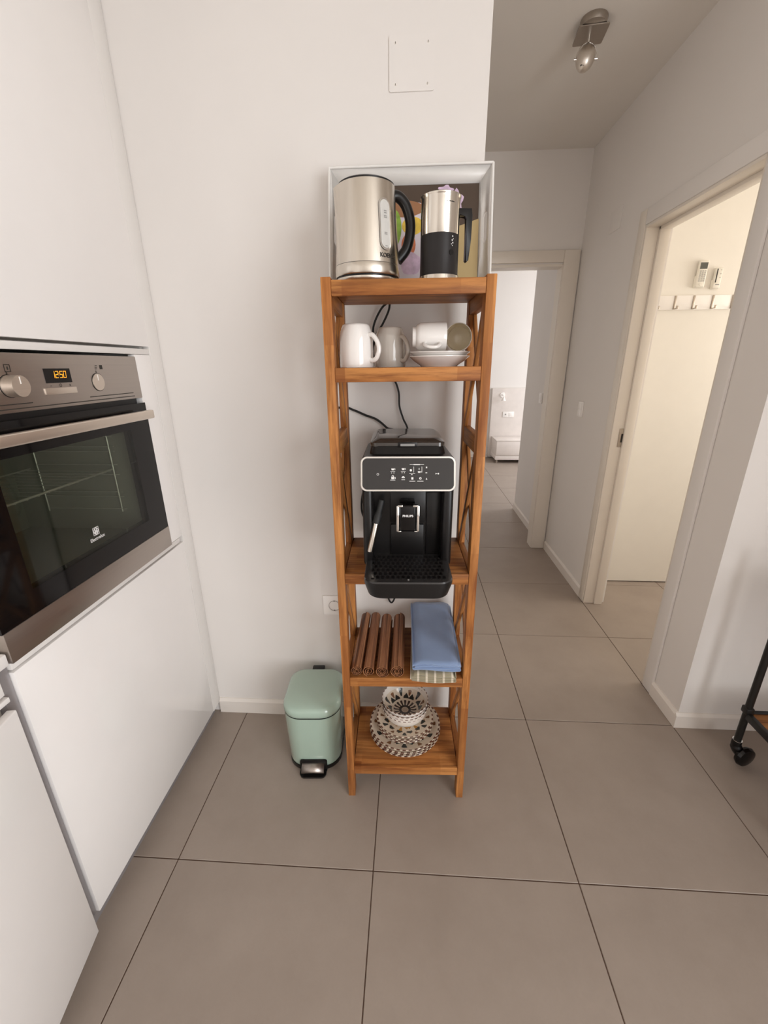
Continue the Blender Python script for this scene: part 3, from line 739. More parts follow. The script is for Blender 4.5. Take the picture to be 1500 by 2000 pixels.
rp = [Vector(p) for p in ring(TW, 0.003, TH, -TD)]
b = B()
for k in range(4): b.cyl(rp[k], rp[(k+1) % 4], 0.0035, n=10)
b.done('rim', 'tray_white', ty)
pr_ = B().quad(*ring(iw-0.003, ih0+0.003, ih1-0.003, -0.0031)).done('picture', 'print_brown', ty, smooth=0, recalc=False)
def blob(name, mat, cx, cz, rx, rz, y, n=20, wob=0.0, ph=0.0):
    b = B(); vs = []
    for k in range(n):
        a = 2*PI*k/n; f = 1+wob*math.sin(a*5+ph)
        vs.append(b.bm.verts.new((cx+rx*f*math.cos(a), y, cz+rz*f*math.sin(a))))
    b.bm.faces.new(vs); return b.done(name, mat, pr_, smooth=0)
B().quad((0.02, -0.0035, ih0+0.002), (iw-0.002, -0.0035, ih0+0.002), (iw-0.002, -0.0035, 0.20), (0.10, -0.0035, 0.17)).done('sunlit_ground', 'print_tan', pr_, smooth=0)
B().quad((-iw+0.002, -0.0036, ih0+0.002), (0.13, -0.0036, ih0+0.002), (0.02, -0.0036, 0.085), (-iw+0.002, -0.0036, 0.10)).done('table_top', 'print_table', pr_, smooth=0)
blob('glass_bowl', 'print_bowl', -0.005, 0.145, 0.105, 0.105, -0.0039)
blob('brown_fruit', 'print_table', -0.02, 0.230, 0.06, 0.022, -0.0042)
blob('yellow_fruit', 'print_yellow', 0.008, 0.185, 0.030, 0.024, -0.0044)
blob('red_fruit', 'print_red', -0.003, 0.135, 0.020, 0.030, -0.0044)
blob('green_leaf', 'print_green', -0.045, 0.18, 0.022, 0.05, -0.0044)
blob('lilac_petal', 'print_lilac', 0.004, 0.085, 0.030, 0.03, -0.0046, wob=0.06)
blob('lilac_flower', 'print_lilac', 0.128, 0.246, 0.018, 0.028, -0.0044, wob=0.22)
blob('lilac_flower', 'print_lilac', 0.098, 0.275, 0.020, 0.012, -0.0044, wob=0.22, ph=1)
blob('lilac_flower', 'print_lilac', 0.122, 0.222, 0.026, 0.020, -0.0043, wob=0.2, ph=2)

# kettle
kt = thing('electric_kettle', 'brushed steel electric kettle with a black handle and water gauge', 'kettle', (1.185, 0.948, Z1), math.radians(16))
def kr(z):      # radius of the body at height z
    return 0.0785 - 0.0115*max(0, (z-0.03))/0.18
B().lathe([(0, 0), (0.066, 0), (0.0735, 0.003), (0.0775, 0.010), (0.0775, 0.0145)], 48).done('base_plate', 'steel_kettle', kt)
B().lathe([(0.0755, 0.0145), (0.0755, 0.019)], 48).done('base_gap', 'black_plastic', kt)
B().lathe([(0.0775, 0.019), (0.0788, 0.021), (0.0788, 0.0415), (0.0782, 0.0427)], 48).done('lower_band', 'steel_kettle', kt)
B().lathe([(0.0776, 0.0427), (0.0776, 0.0437)], 48).done('seam', 'black_plastic', kt)
n = 64; rings = []
for z in (0.0437, 0.08, 0.12, 0.155, 0.178, 0.194, 0.202, 0.208):
    rg = []
    for k in range(n):
        a = 2*PI*k/n; r = kr(z)
        da = abs((a-PI*1.0+PI) % (2*PI)-PI)            # spout opposite to the handle (handle on +x)
        if da < 0.6 and z > 0.10: r += 0.0105*((z-0.10)/0.108)*(0.5+0.5*math.cos(PI*da/0.6))
        zz = z - (0.006*(0.5+0.5*math.cos(PI*min(1, da/0.6))) if z > 0.19 else 0)
        rg.append((r*math.cos(a), r*math.sin(a), zz))
    rings.append(rg)
B().loft(rings, cap=False).done('body', 'steel_kettle', kt, smooth=60)
B().lathe([(0.0655, 0.204), (0.066, 0.2115), (0.061, 0.2145), (0.02, 0.217), (0, 0.2175)], 48).done('lid', 'black_plastic', kt)
hpts = smooth_path([(0.060, 0, 0.196), (0.078, 0, 0.196), (0.096, 0, 0.180), (0.1075, 0, 0.150), (0.108, 0, 0.120), (0.099, 0, 0.088), (0.077, 0, 0.062)], 8)
B().tube(hpts, 0.0125, 14, flat=1.0).done('handle', 'black_plastic', kt)
def onk(a0):
    return lambda u, v: ((kr(v)+0.0009)*math.cos(a0+u/kr(v)), (kr(v)+0.0009)*math.sin(a0+u/kr(v)), v)
ga = math.radians(-66)
def gauge(hw, z0, z1, off, name, mat, par):
    b = B(); mp = onk(ga); vs = []
    for k in range(13): a = PI*k/12; vs.append((hw*math.cos(a), z1-hw+hw*math.sin(a)))
    for k in range(13): a = PI+PI*k/12; vs.append((hw*math.cos(a), z0+hw+hw*math.sin(a)))
    pts = []
    for u, v in vs:
        x, y, z = mp(u, v); f = 1+off/0.076; pts.append(b.bm.verts.new((x*f, y*f, z)))
    b.bm.faces.new(pts); bmesh.ops.triangulate(b.bm, faces=b.bm.faces[:])
    return b.done(name, mat, par, smooth=0)
gg = gauge(0.0155, 0.068, 0.172, 0.0008, 'gauge_frame', 'chrome', kt)
gi = gauge(0.0125, 0.072, 0.168, 0.0016, 'water_gauge', 'gauge_clear', kt)
b = B(); mp = onk(ga)
for z, ln in ((0.145, 0.006), (0.141, 0.006), (0.135, 0.007), (0.132, 0.007), (0.102, 0.006), (0.099, 0.006), (0.075, 0.005)):
    q = []
    for u, v in ((-ln*0.6, z), (ln*0.6, z), (ln*0.6, z+0.0016), (-ln*0.6, z+0.0016)):
        x, y, zz = mp(u, v); q.append((x*1.033, y*1.033, zz))
    b.quad(*q)
b.done('scale_marks', 'print_grey', gi, smooth=0)
B().text('KOENIC', 0.0125, lambda u, v: onk(math.radians(-61))(u, 0.0570+v), bold=0.0003).done('maker_name', 'print_dark', kt, smooth=0)
B().box(0.074, 0.090, -0.008, 0.008, 0.004, 0.010, bev=0.002).done('switch', 'black_plastic', kt)

# milk frother
mf = thing('milk_frother', 'steel and black milk frother jug beside the kettle', 'milk frother', (1.3605, 0.95, Z1), math.radians(8))
B().lathe([(0, 0), (0.048, 0), (0.0505, 0.003), (0.0500, 0.008), (0.0470, 0.013)], 40).done('foot', 'black_plastic', mf)
B().lathe([(0.0474, 0.0085), (0.0492, 0.009), (0.0482, 0.0195), (0.0470, 0.020)], 40).done('steel_band', 'steel_frother', mf)
B().lathe([(0.0472, 0.0195), (0.0462, 0.024), (0.0458, 0.060), (0.0458, 0.1055)], 40).done('lower_body', 'dark_grey_plastic', mf)
B().lathe([(0.0456, 0.1055), (0.0459, 0.106), (0.0459, 0.177), (0.0468, 0.182), (0.0478, 0.1835), (0.0478, 0.1855), (0.046, 0.1855), (0.044, 0.180), (0.044, 0.112)], 40).done('jug', 'steel_frother', mf)
B().lathe([(0.0452, 0.182), (0.043, 0.1875), (0.025, 0.191), (0.0, 0.192)], 40).done('lid', 'lid_smoke', mf)
b = B()
b.prism([(z, x) for x, z in [(0.043, 0.164), (0.074, 0.164), (0.0755, 0.150), (0.0750, 0.10), (0.071, 0.056), (0.0665, 0.052), (0.0625, 0.056), (0.0635, 0.145), (0.060, 0.149), (0.043, 0.149)]], 1, -0.0085, 0.0085, bev=0.002)
b.done('handle', 'black_plastic', mf)
def onf(a0, r=0.0463): return lambda u, v: (r*math.cos(a0+u/r), r*math.sin(a0+u/r), v)
b = B(); mp = onf(math.radians(-72))
random.seed(3); u0 = -0.011
while u0 < 0.010:
    wd = random.choice((0.0012, 0.0016, 0.0022)); hh = random.choice((0.0013, 0.0020))
    b.quad(mp(u0, 0.165), mp(u0+wd, 0.165), mp(u0+wd, 0.165+hh), mp(u0, 0.165+hh)); u0 += wd+0.0005
b.done('small_print', 'print_dark', mf, smooth=0)
b = B(); mp = onf(math.radians(-62))
for u, v, s_ in ((0.001, 0.098, .003), (0.003, 0.093, .002), (0.0, 0.090, .003), (0.002, 0.085, .003), (-0.002, 0.082, .002), (0.001, 0.079, .002)):
    b.quad(mp(u-s_/2, v-s_/2), mp(u+s_/2, v-s_/2), mp(u+s_/2, v+s_/2), mp(u-s_/2, v+s_/2))
b.done('symbols', 'print_white', mf, smooth=0)
B().cyl((0.0462*math.cos(math.radians(-64)), 0.0462*math.sin(math.radians(-64)), 0.065), (0.0474*math.cos(math.radians(-64)), 0.0474*math.sin(math.radians(-64)), 0.065), 0.006, n=20).done('button', 'black_plastic', mf)

# ------------------------------------------------------------------ crockery on the second board
Z2 = LV[1]+0.0005
def make_mug(name, label, mat, loc, rotz):
    t = thing(name, label, 'mug', loc, rotz)
    B().lathe([(0.0375, 0.003), (0.0395, 0.0), (0.0418, 0.0), (0.0425, 0.003), (0.0425, 0.035), (0.0415, 0.065), (0.0385, 0.084), (0.0345, 0.096), (0.0325, 0.0995), (0.029, 0.101), (0.027, 0.099), (0.0, 0.099)], 40).done('cup_body', mat, t)
    B().tube(smooth_path([(0.039, 0, 0.076), (0.050, 0, 0.074), (0.063, 0, 0.058), (0.067, 0, 0.040), (0.060, 0, 0.022), (0.050, 0, 0.016), (0.040, 0, 0.018)], 6), 0.0058, 10).done('handle', mat, t)
    return t
make_mug('mug', 'white mug turned upside down at the left end of the second shelf', 'white_ceramic', (1.157, 0.903, Z2), math.radians(-28))
make_mug('mug', 'second white mug upside down behind the first, greyed with painted shade', 'shaded_white_ceramic', (1.2375, 1.012, Z2), math.radians(-42))
sa = thing('saucer', 'white saucer at the bottom of the pair on the second shelf', 'saucer', (1.3685, 0.952, Z2), group='saucers')
prof = [(0, 0.004), (0.040, 0.004), (0.042, 0.0), (0.047, 0.0), (0.049, 0.003), (0.066, 0.014), (0.0785, 0.0245), (0.0785, 0.0262), (0.064, 0.018), (0.045, 0.0085), (0.0, 0.0075)]
B().lathe(prof, 48).done('dish', 'white_ceramic', sa)
copy_thing(sa, (1.3695, 0.953, Z2+0.0105), 'white saucer on top of the other one, under the two cups')
def make_cup(label, mat_in, loc, M):
    t = thing('coffee_cup', label, 'cup', loc)
    t.matrix_world = Matrix.Translation(loc) @ M
    B().lathe([(0, 0.004), (0.019, 0.003), (0.021, 0.0), (0.0235, 0.0), (0.0245, 0.008), (0.0300, 0.012), (0.0338, 0.020), (0.0350, 0.040), (0.0350, 0.083), (0.0345, 0.0845), (0.0330, 0.083)], 40).done('cup_body', 'white_ceramic', t)
    B().lathe([(0.0332, 0.0838), (0.0325, 0.040), (0.030, 0.018), (0.018, 0.0095), (0, 0.009)], 40).done('inside', mat_in, t)
    B().tube(smooth_path([(0.033, 0, 0.066), (0.044, 0, 0.067), (0.054, 0, 0.058), (0.0555, 0, 0.045), (0.050, 0, 0.033), (0.042, 0, 0.028), (0.033, 0, 0.031)], 6), 0.0045, 10).done('handle', 'white_ceramic', t)
    return t
zt = Z2+0.0105+0.0262
make_cup('white coffee cup lying on its side on the saucers, rim to the right', 'cream_ceramic', (1.298, 0.935, zt+0.0352), Matrix.Rotation(math.radians(2), 4, 'Z') @ Matrix.Rotation(PI/2, 4, 'Y') @ Matrix.Rotation(math.radians(-62), 4, 'Z'))
make_cup('coffee cup lying on the saucers with its cream inside facing out', 'cream_ceramic', (1.428, 1.040, zt+0.0352), Matrix.Rotation(math.radians(-8), 4, 'Z') @ Matrix.Rotation(PI/2, 4, 'X') @ Matrix.Rotation(math.radians(180), 4, 'Z'))

# ------------------------------------------------------------------ coffee machine on the third board
Z3 = LV[2]+0.0005
cm = thing('coffee_machine', 'black automatic espresso machine with chrome framed control panel', 'coffee machine', (1.288, 0.91, Z3), 0.035)
bk = 'black_plastic'
b = B(); b.box(-0.120, 0.120, -0.030, 0.212, 0.0, 0.300, bev=0.012, seg=3)
b.box(-0.120, -0.092, -0.086, -0.020, 0.030, 0.262, bev=0.010, seg=3); b.box(0.092, 0.120, -0.086, -0.020, 0.030, 0.262, bev=0.010, seg=3)
b.done('body', bk, cm)
# head: side outline extruded across, face tilted back for the control panel
pb, pt = Vector((0, -0.088, 0.247)), Vector((0, -0.060, 0.333))
b = B(); b.prism([(pb.y, pb.z), (pt.y, pt.z), (0.200, 0.325), (0.205, 0.247)], 0, -0.121, 0.121, bev=0.010, seg=3); b.done('head', bk, cm)
up = (pt-pb).normalized(); nrm = Vector((0, -up.z, up.y)); pc = (pb+pt)/2
PH = (pt-pb).length/2
def onp(off): return lambda u, v: pc + Vector((1, 0, 0))*u + up*v + nrm*off
def plate(hw, hh, r, o0, o1, name, mat, par, hole=None):
    b = B(); A = onp(o0); Bq = onp(o1); poly = rrect(hw, hh, r, 6)
    if hole is None: b.loft([[A(u, v) for u, v in poly], [Bq(u, v) for u, v in poly]])
    else:
        pin = rrect(hole[0], hole[1], hole[2], 6)
        b.loft([[A(u, v) for u, v in pin], [A(u, v) for u, v in poly], [Bq(u, v) for u, v in poly], [Bq(u, v) for u, v in pin], [A(u, v) for u, v in pin]], cap=False)
        bmesh.ops.remove_doubles(b.bm, verts=b.bm.verts, dist=1e-6)
    return b.done(name, mat, par)
plate(0.1225, PH*0.99, 0.016, -0.004, 0.0045, 'chrome_frame', 'chrome', cm, hole=(0.1185, PH*0.90, 0.013))
cp = plate(0.1188, PH*0.905, 0.0132, -0.004, 0.0035, 'control_panel', 'panel_black', cm)
b = B(); Q = onp(0.0040)
def pq(px, py):   # position on the panel from a fraction across and down
    return ((px-0.5)*0.237, (0.5-py)*PH*1.81)
def rect(u, v, hw, hh): b.quad(Q(u-hw, v-hh), Q(u+hw, v-hh), Q(u+hw, v+hh), Q(u-hw, v+hh))
def ringq(u, v, r0, r1, n=16, a_0=0, a_1=2*PI):
    for k in range(n):
        a0, a1 = a_0+(a_1-a_0)*k/n, a_0+(a_1-a_0)*(k+1)/n
        b.quad(*[Q(u+r*math.cos(a), v+r*math.sin(a)) for r, a in ((r0, a0), (r1, a0), (r1, a1), (r0, a1))])
def cup(u, v, w_, h):
    b.quad(Q(u-w_*0.7, v-h), Q(u+w_*0.7, v-h), Q(u+w_, v), Q(u-w_, v)); ringq(u+w_*1.1, v-h*0.4, h*0.25, h*0.5, 8, -PI/2, PI/2)
cxy = lambda X, Y: pq((X-45)/1325.0, (Y-100)/455.0)
u, v = cxy(270, 332); ringq(u, v, .0020, .0030)
for X, Y in ((487, 255), (638, 252)): u, v = cxy(X, Y); cup(u, v+.001, .0040, .0045); rect(u, v-.0070, .0062, .0005); rect(u-.003, v-.0105, .0012, .0008); rect(u+.003, v-.0105, .0012, .0008)
u, v = cxy(487, 380); cup(u, v+.001, .0046, .0052); ringq(u, v+.003, .0015, .0030); rect(u, v-.0065, .0066, .0006)
u, v = cxy(638, 380); ringq(u, v, .0012, .0036, 12, 0, PI); rect(u, v-.0005, .0042, .0007); rect(u, v-.0055, .0046, .0006)
u, v = cxy(748, 275); ringq(u, v, .0, .0030); u, v = cxy(790, 265); rect(u, v, .0005, .0075); u, v = cxy(768, 322); rect(u, v, .0075, .0005); rect(u-.001, v-.0028, .0018, .0008)
u, v = cxy(868, 290); cup(u, v, .0036, .0038); rect(u, v+.006, .0008, .0022); u, v = cxy(908, 265); rect(u, v, .0005, .0075)
u, v = cxy(835, 194); rect(u, v, .0185, .0004); rect(u, v, .0085, .0010)
u, v = cxy(770, 392); rect(u, v, .0026, .0030); rect(u, v-.0072, .0075, .0008)
u, v = cxy(886, 392); ringq(u, v, .0014, .0030); rect(u, v-.0072, .0080, .0008)
u, v = cxy(975, 235); rect(u, v, .0016, .0020); u, v = cxy(972, 312); rect(u, v, .0022, .0010); u, v = cxy(975, 400); b.quad(Q(u-.002, v-.002), Q(u+.002, v-.002), Q(u+.0004, v+.0025), Q(u-.0004, v+.0025))
u, v = cxy(1115, 325); b.quad(Q(u-.0018, v-.002), Q(u+.002, v-.0003), Q(u+.002, v+.0003), Q(u-.0018, v+.002)); u, v = cxy(1145, 325); ringq(u, v, 0, .0021)
b.done('panel_icons', 'print_white', cp, smooth=0)
# bean hopper and lid on top
b = B(); b.loft([[(u, v, 0.318) for u, v in rrect(0.106, 0.118, 0.02, 5, 0, 0.088)], [(u, v, 0.352) for u, v in rrect(0.098, 0.108, 0.02, 5, 0, 0.098)]]); b.done('hopper', bk, cm)
ld = B().loft([[(u, v, 0.350) for u, v in rrect(0.101, 0.108, 0.018, 5, 0, 0.098)], [(u, v, 0.360) for u, v in rrect(0.101, 0.108, 0.018, 5, 0, 0.098)], [(u, v, 0.3695) for u, v in rrect(0.086, 0.094, 0.016, 5, 0, 0.100)]]).done('lid', 'lid_smoke', cm)
b = B(); b.box(-0.026, 0.026, -0.0135, -0.009, 0.349, 0.362, bev=0.001); b.done('lid_grip', bk, ld)
B().box(-0.019, 0.019, -0.0145, -0.0130, 0.352, 0.358).done('grip_print', 'print_grey', ld)
# brewing cavity
b = B(); b.box(-0.094, 0.094, -0.036, -0.028, 0.045, 0.250); b.box(-0.045, 0.046, -0.044, -0.034, 0.048, 0.138, bev=0.002); b.box(-0.047, 0.050, -0.041, -0.034, 0.142, 0.235, bev=0.002); b.box(0.053, 0.093, -0.042, -0.034, 0.048, 0.232, bev=0.003)
b.done('front_cover', bk, cm)
b = B(); b.box(-0.022, 0.022, -0.105, -0.040, 0.140, 0.214, bev=0.005, seg=3); spt = b.done('coffee_spout', 'black_gloss', cm)
for sx in (-1, 1):
    b = B(); x = sx*0.0265
    b.box(x-0.0032, x+0.0032, -0.109, -0.092, 0.142, 0.214, bev=0.0012); b.box(min(x, x-sx*0.013), max(x, x-sx*0.013), -0.109, -0.094, 0.2105, 0.2155, bev=0.001); b.box(min(x, x-sx*0.009), max(x, x-sx*0.009), -0.109, -0.096, 0.141, 0.1445, bev=0.001)
    b.done('chrome_bracket', 'chrome', spt)
B().text('PHILIPS', 0.0088, lambda u, v: (u, -0.1056, 0.185+v), bold=0.0002).done('maker_name', 'print_white', spt, smooth=0)
# steam wand
p0, p1, p2 = Vector((-0.069, -0.066, 0.216)), Vector((-0.085, -0.082, 0.156)), Vector((-0.101, -0.098, 0.080))
wn_ = B().tube([p0, p0.lerp(p1, 0.55), p0.lerp(p1, 0.6), p1], [0.0082, 0.0086, 0.0108, 0.0106], 16).done('steam_wand', 'black_rubber', cm)
B().tube([p1, p2.lerp(p1, 0.02), p2], [0.0078, 0.0078, 0.0074], 16).done('steel_tube', 'steel_frother', wn_)
# drip tray
dpoly0 = rrect(0.104, 0.086, [0.02, 0.02, 0.040, 0.040], 8, 0, -0.124); dpoly1 = rrect(0.113, 0.092, [0.02, 0.02, 0.036, 0.036], 8, 0, -0.120)
dt = B().loft([[(u, v, 0.002) for u, v in dpoly0], [(u, v, 0.034) for u, v in dpoly1], [(u, v, 0.044) for u, v in dpoly1]]).done('drip_tray', bk, cm)
B().loft([[(u, v, 0.044) for u, v in dpoly1], [(u, v, 0.0475) for u, v in rrect(0.111, 0.090, [0.02, 0.02, 0.034, 0.034], 8, 0, -0.120)]]).done('tray_rim', 'panel_black', dt)
b = B()
for iy in range(7):
    for ix in range(15):
        x = -0.091+ix*0.013+(0.0065 if iy % 2 else 0); y = -0.185+iy*0.020
        if abs(x) < 0.097: b.box(x-0.0036, x+0.0036, y-0.006, y+0.006, 0.0475, 0.0500)
gd = b.done('drip_grid', 'black_gloss', dt, smooth=0)
B().cyl((0, -0.198, 0.0476), (0, -0.198, 0.0492), 0.0022, n=12).done('level_float', 'print_grey', dt)
# a stub of mains lead showing below and at the side of the machine
# ------------------------------------------------------------------ leads
kc = B(); kc.tube(smooth_path([(1.232, 1.130, 1.604), (1.227, 1.150, 1.580), (1.208, 1.165, 1.545), (1.188, 1.170, 1.515), (1.176, 1.172, 1.465), (1.20, 1.174, 1.41), (1.240, 1.174, 1.385), (1.257, 1.174, 1.345), (1.260, 1.172, 1.300), (1.272, 1.168, 1.262), (1.290, 1.160, 1.215), (1.292, 1.158, 1.10), (1.275, 1.160, 0.90), (1.257, 1.165, 0.66), (1.232, 1.166, 0.574), (1.205, 1.166, 0.66), (1.18, 1.164, 0.85)], 12), 0.0032, 8)
kc.tube(smooth_path([(1.229, 1.133, 1.602), (1.206, 1.158, 1.588), (1.184, 1.168, 1.552), (1.178, 1.172, 1.52), (1.188, 1.172, 1.47)], 10), 0.0032, 8)
tag(kc.done('power_cord', 'black_rubber'), 'black looped cord hanging behind the mugs down to the coffee machine', 'cord')
cc = B().tube(smooth_path([(1.20, 1.150, 0.92), (1.155, 1.158, 0.90), (1.128, 1.165, 0.95), (1.150, 1.160, 1.05), (1.244, 1.160, 1.205), (1.218, 1.168, 1.232), (1.185, 1.172, 1.258), (1.148, 1.174, 1.272), (1.110, 1.174, 1.288), (1.075, 1.176, 1.296), (1.045, 1.178, 1.25), (1.041, 1.180, 0.90), (1.041, 1.179, 0.58), (1.041, 1.165, 0.56)], 12), 0.0036, 8)
tag(cc.done('power_cord', 'black_rubber'), 'black cord curving from the coffee machine to behind the left shelf post', 'cord')

# ------------------------------------------------------------------ rolled placemats and cloths on the fourth board
Z4 = LV[3]+0.0005
def roll(label, x, r, y0, y1, turns, phase, rz):
    b = B(); n = int(26*turns); rings = []
    for y in (y0, y0+0.002, (y0+y1)/2, y1):
        pts = []
        for side in (0, 1):
            for k in range(n+1):
                kk = k if side == 0 else n-k
                t = kk/n; a = phase + turns*2*PI*t
                rad = r*0.22 + (r*0.97-r*0.22)*t - (0.0016 if side else 0.0)
                rad *= 1+0.012*math.sin(a*23)
                pts.append((rad*math.cos(a), y, rad*math.sin(a)))
        rings.append(pts)
    b.loft(rings, cap=True)
    o = b.done('rolled_placemat', 'bamboo_mat', smooth=25)
    o.location = (x, 0.0, Z4+r); o.rotation_euler = (0, 0, rz)
    tag(o, label, 'placemat', 'rolled bamboo placemats on the fourth shelf'); return o
roll('rolled bamboo placemat, leftmost of the four beside the shelf post', 1.1365, 0.0200, 0.838, 1.140, 3.2, 0.3, 0.0)
roll('rolled bamboo placemat, second from the left with a loose open core', 1.1760, 0.0208, 0.836, 1.142, 2.4, 1.9, 0.0)
roll('rolled bamboo placemat, third from the left', 1.2180, 0.0225, 0.834, 1.130, 3.3, 4.1, 0.0)
roll('rolled bamboo placemat, rightmost of the four, next to the folded cloths', 1.2630, 0.0238, 0.836, 1.130, 3.4, 5.2, 0.0)
def folded(name, label, mat, cx, cy, z0, hw, hl, layers, th, rise, seed, rz):
    """a cloth folded to and fro: serpentine section carried along the length"""
    rnd = random.Random(seed); path = []
    for L in range(layers):
        xs = [(-hw+2*hw*k/14) for k in range(15)]
        if L % 2: xs.reverse()
        jit = rnd.uniform(-0.004, 0.004)
        for x in xs: path.append((x+jit*(1 if abs(x) > hw*0.9 else 0.2), L*th, L))
        if L < layers-1:
            s = 1 if L % 2 == 0 else -1
            for k in range(1, 5):
                a = -PI/2+PI*k/5; path.append((s*(hw+th*0.5*math.cos(a)), L*th+th/2+th/2*math.sin(a), L+0.5))
    b = B(); ny = 18; rows = []
    ph = [rnd.uniform(0, 6.28) for _ in range(12)]
    for j in range(ny+1):
        t = j/ny; row = []
        for x, z, L in path:
            q = min(int(L), 11)
            y = -hl+2*hl*t + rnd.uniform(-0.0004, 0.0004) + (0.004*math.sin(ph[q])+0.003*math.sin(x*40+ph[q]))*(1 if t < 0.05 else 0.3)
            frac = (L+1)/layers
            zz = z + rise*t*frac + 0.0028*frac*math.sin(x*46+ph[0]+t*3)*(1-0.5*t) + 0.003*frac*math.sin(t*5+x*15+ph[1])
            zz -= 0.010*frac*max(0, abs(x)/hw-0.75)/0.25*(1 if L >= layers-1 else 0.3)
            row.append((x, y, max(zz, z*0.5)))
        rows.append(row)
    b.loft(rows, cap=False, closed=False)
    o = b.done(name, mat, smooth=60)
    o.location = (cx, cy, z0+0.0016); o.rotation_euler = (0, 0, rz)
    md = o.modifiers.new('thickness', 'SOLIDIFY'); md.thickness = 0.0026; md.offset = 0
    return tag(o, label, 'cloth')
folded('folded_cloth', 'olive and cream striped cloth folded underneath the blue one', 'cloth_olive', 1.377, 0.985, Z4, 0.066, 0.160, 4, 0.0065, 0.012, 5, math.radians(-1))
folded('folded_cloth', 'blue folded cloth lying on top beside the rolled placemats', 'cloth_blue', 1.382, 0.995, Z4+0.030, 0.070, 0.158, 5, 0.0065, 0.024, 9, math.radians(1))

# ------------------------------------------------------------------ plates and bowls on the lowest board
Z5 = LV[4]+0.0005
PCX, PCY = 1.2885, 0.982
def stack(name, cat, mat, prof, z0, dz, labels, group, nseg=56):
    me = None
    for k, lb in enumerate(labels):
        if me is None: o = B().lathe(prof, nseg).done(name, mat, smooth=50); me = o.data
        else: o = bpy.data.objects.new(name, me); col.objects.link(o)
        o.location = (PCX+0.0015*math.sin(k*2.1), PCY+0.0015*math.cos(k*1.7), z0+k*dz); o.rotation_euler = (0, 0, 0.7*k+0.25)
        tag(o, lb, cat, group)
R = 0.128
stack('dinner_plate', 'plate', 'plate_large_print', [(0, 0.003), (0.075, 0.003), (0.078, 0), (0.082, 0), (0.086, 0.004), (R-0.012, 0.0165), (R-0.001, 0.0205), (R, 0.0218), (R-0.0012, 0.0230), (R-0.013, 0.0195), (0.083, 0.0075), (0.07, 0.0055), (0, 0.0055)], Z5, 0.0095,
      ['large patterned dinner plate at the very bottom of the stack', 'large patterned dinner plate, second from the bottom of the stack', 'large patterned dinner plate, third from the bottom of the stack', 'uppermost large patterned dinner plate, directly under the smaller plates'], 'large patterned plates')
z = Z5+0.0285+0.0058; R = 0.102
stack('side_plate', 'plate', 'plate_small_print', [(0, 0.003), (0.058, 0.003), (0.061, 0), (0.064, 0), (0.068, 0.004), (R-0.010, 0.0145), (R-0.001, 0.0185), (R, 0.0198), (R-0.0012, 0.0210), (R-0.011, 0.0175), (0.066, 0.0075), (0.055, 0.0055), (0, 0.0055)], z, 0.0085,
      ['small patterned plate, lowest of the four small ones on the large plates', 'small patterned plate, second from the bottom of the small ones', 'small patterned plate, third from the bottom of the small ones', 'uppermost small patterned plate, directly under the bowls'], 'small patterned plates')
z = z+0.0255+0.0058; R = 0.083
stack('patterned_bowl', 'bowl', 'bowl_print', [(0, 0.003), (0.028, 0.003), (0.030, 0), (0.034, 0), (0.036, 0.004), (0.055, 0.014), (0.070, 0.028), (0.079, 0.044), (R-0.0008, 0.060), (R-0.0002, 0.0625), (R-0.0014, 0.063), (R-0.0024, 0.060), (0.0774, 0.044), (0.0684, 0.0288), (0.0535, 0.0158), (0.034, 0.0070), (0, 0.0055)], z, 0.0108,
      ['patterned bowl at the bottom of the stack of bowls', 'patterned bowl, second from the bottom of the stack of bowls', 'patterned bowl, third from the bottom of the stack of bowls', 'topmost patterned bowl showing a dark daisy inside'], 'patterned bowls')

# ------------------------------------------------------------------ pedal bin
bn = thing('pedal_bin', 'mint green pedal bin with a black base beside the shelf', 'bin', (0.947, 1.026, 0), math.radians(3))
def fp(k, z, dy=0): return [(u, v+dy, z) for u, v in rrect(0.106*k, 0.115*k, [0.055*k, 0.055*k, 0.072*k, 0.072*k], 10)]
B().loft([fp(0.905, 0.0), fp(0.925, 0.004), fp(0.925, 0.019)]).done('base_ring', 'black_plastic', bn)
B().loft([fp(0.905, 0.019), fp(0.925, 0.03), fp(0.985, 0.235), fp(0.990, 0.2475)], cap=False).done('bucket', 'bin_mint', bn)
B().loft([fp(0.970, 0.246), fp(0.970, 0.2515)]).done('rim_gap', 'black_plastic', bn)
B().loft([fp(0.985, 0.2515), fp(1.0, 0.2530), fp(1.0, 0.262), fp(0.985, 0.273), fp(0.94, 0.2815), fp(0.86, 0.2865), fp(0.70, 0.2895), fp(0.45, 0.2910), fp(0.15, 0.2915)]).done('lid', 'bin_mint', bn, smooth=60)
B().box(-0.024, 0.024, 0.100, 0.128, 0.262, 0.286, bev=0.004).done('hinge', 'black_plastic', bn)
b = B()
pol = rrect(0.050, 0.0285, [0.012, 0.012, 0.006, 0.006], 4, 0, 0.0265)
b.prism([(z, x) for x, z in pol], 1, -0.112, -0.098, bev=0.002)
b.loft([[(u, v, 0.002) for u, v in rrect(0.048, 0.025, [0.01, 0.01, 0.018, 0.018], 6, 0, -0.118)], [(u, v, 0.010) for u, v in rrect(0.049, 0.026, [0.01, 0.01, 0.018, 0.018], 6, 0, -0.118)]])
pe = b.done('pedal_surround', 'black_plastic', bn)
rings = []
for t in range(7):
    a = t/6*PI*0.5; yy = -0.104-0.034*math.sin(a); zz = 0.020+0.022*math.cos(a)
    rings.append([(-0.041, yy, zz), (0.041, yy, zz)])
b = B()
vs = [[b.bm.verts.new(p) for p in rg] for rg in rings]
for a_, c_ in zip(vs, vs[1:]): b.bm.faces.new((a_[0], a_[1], c_[1], c_[0]))
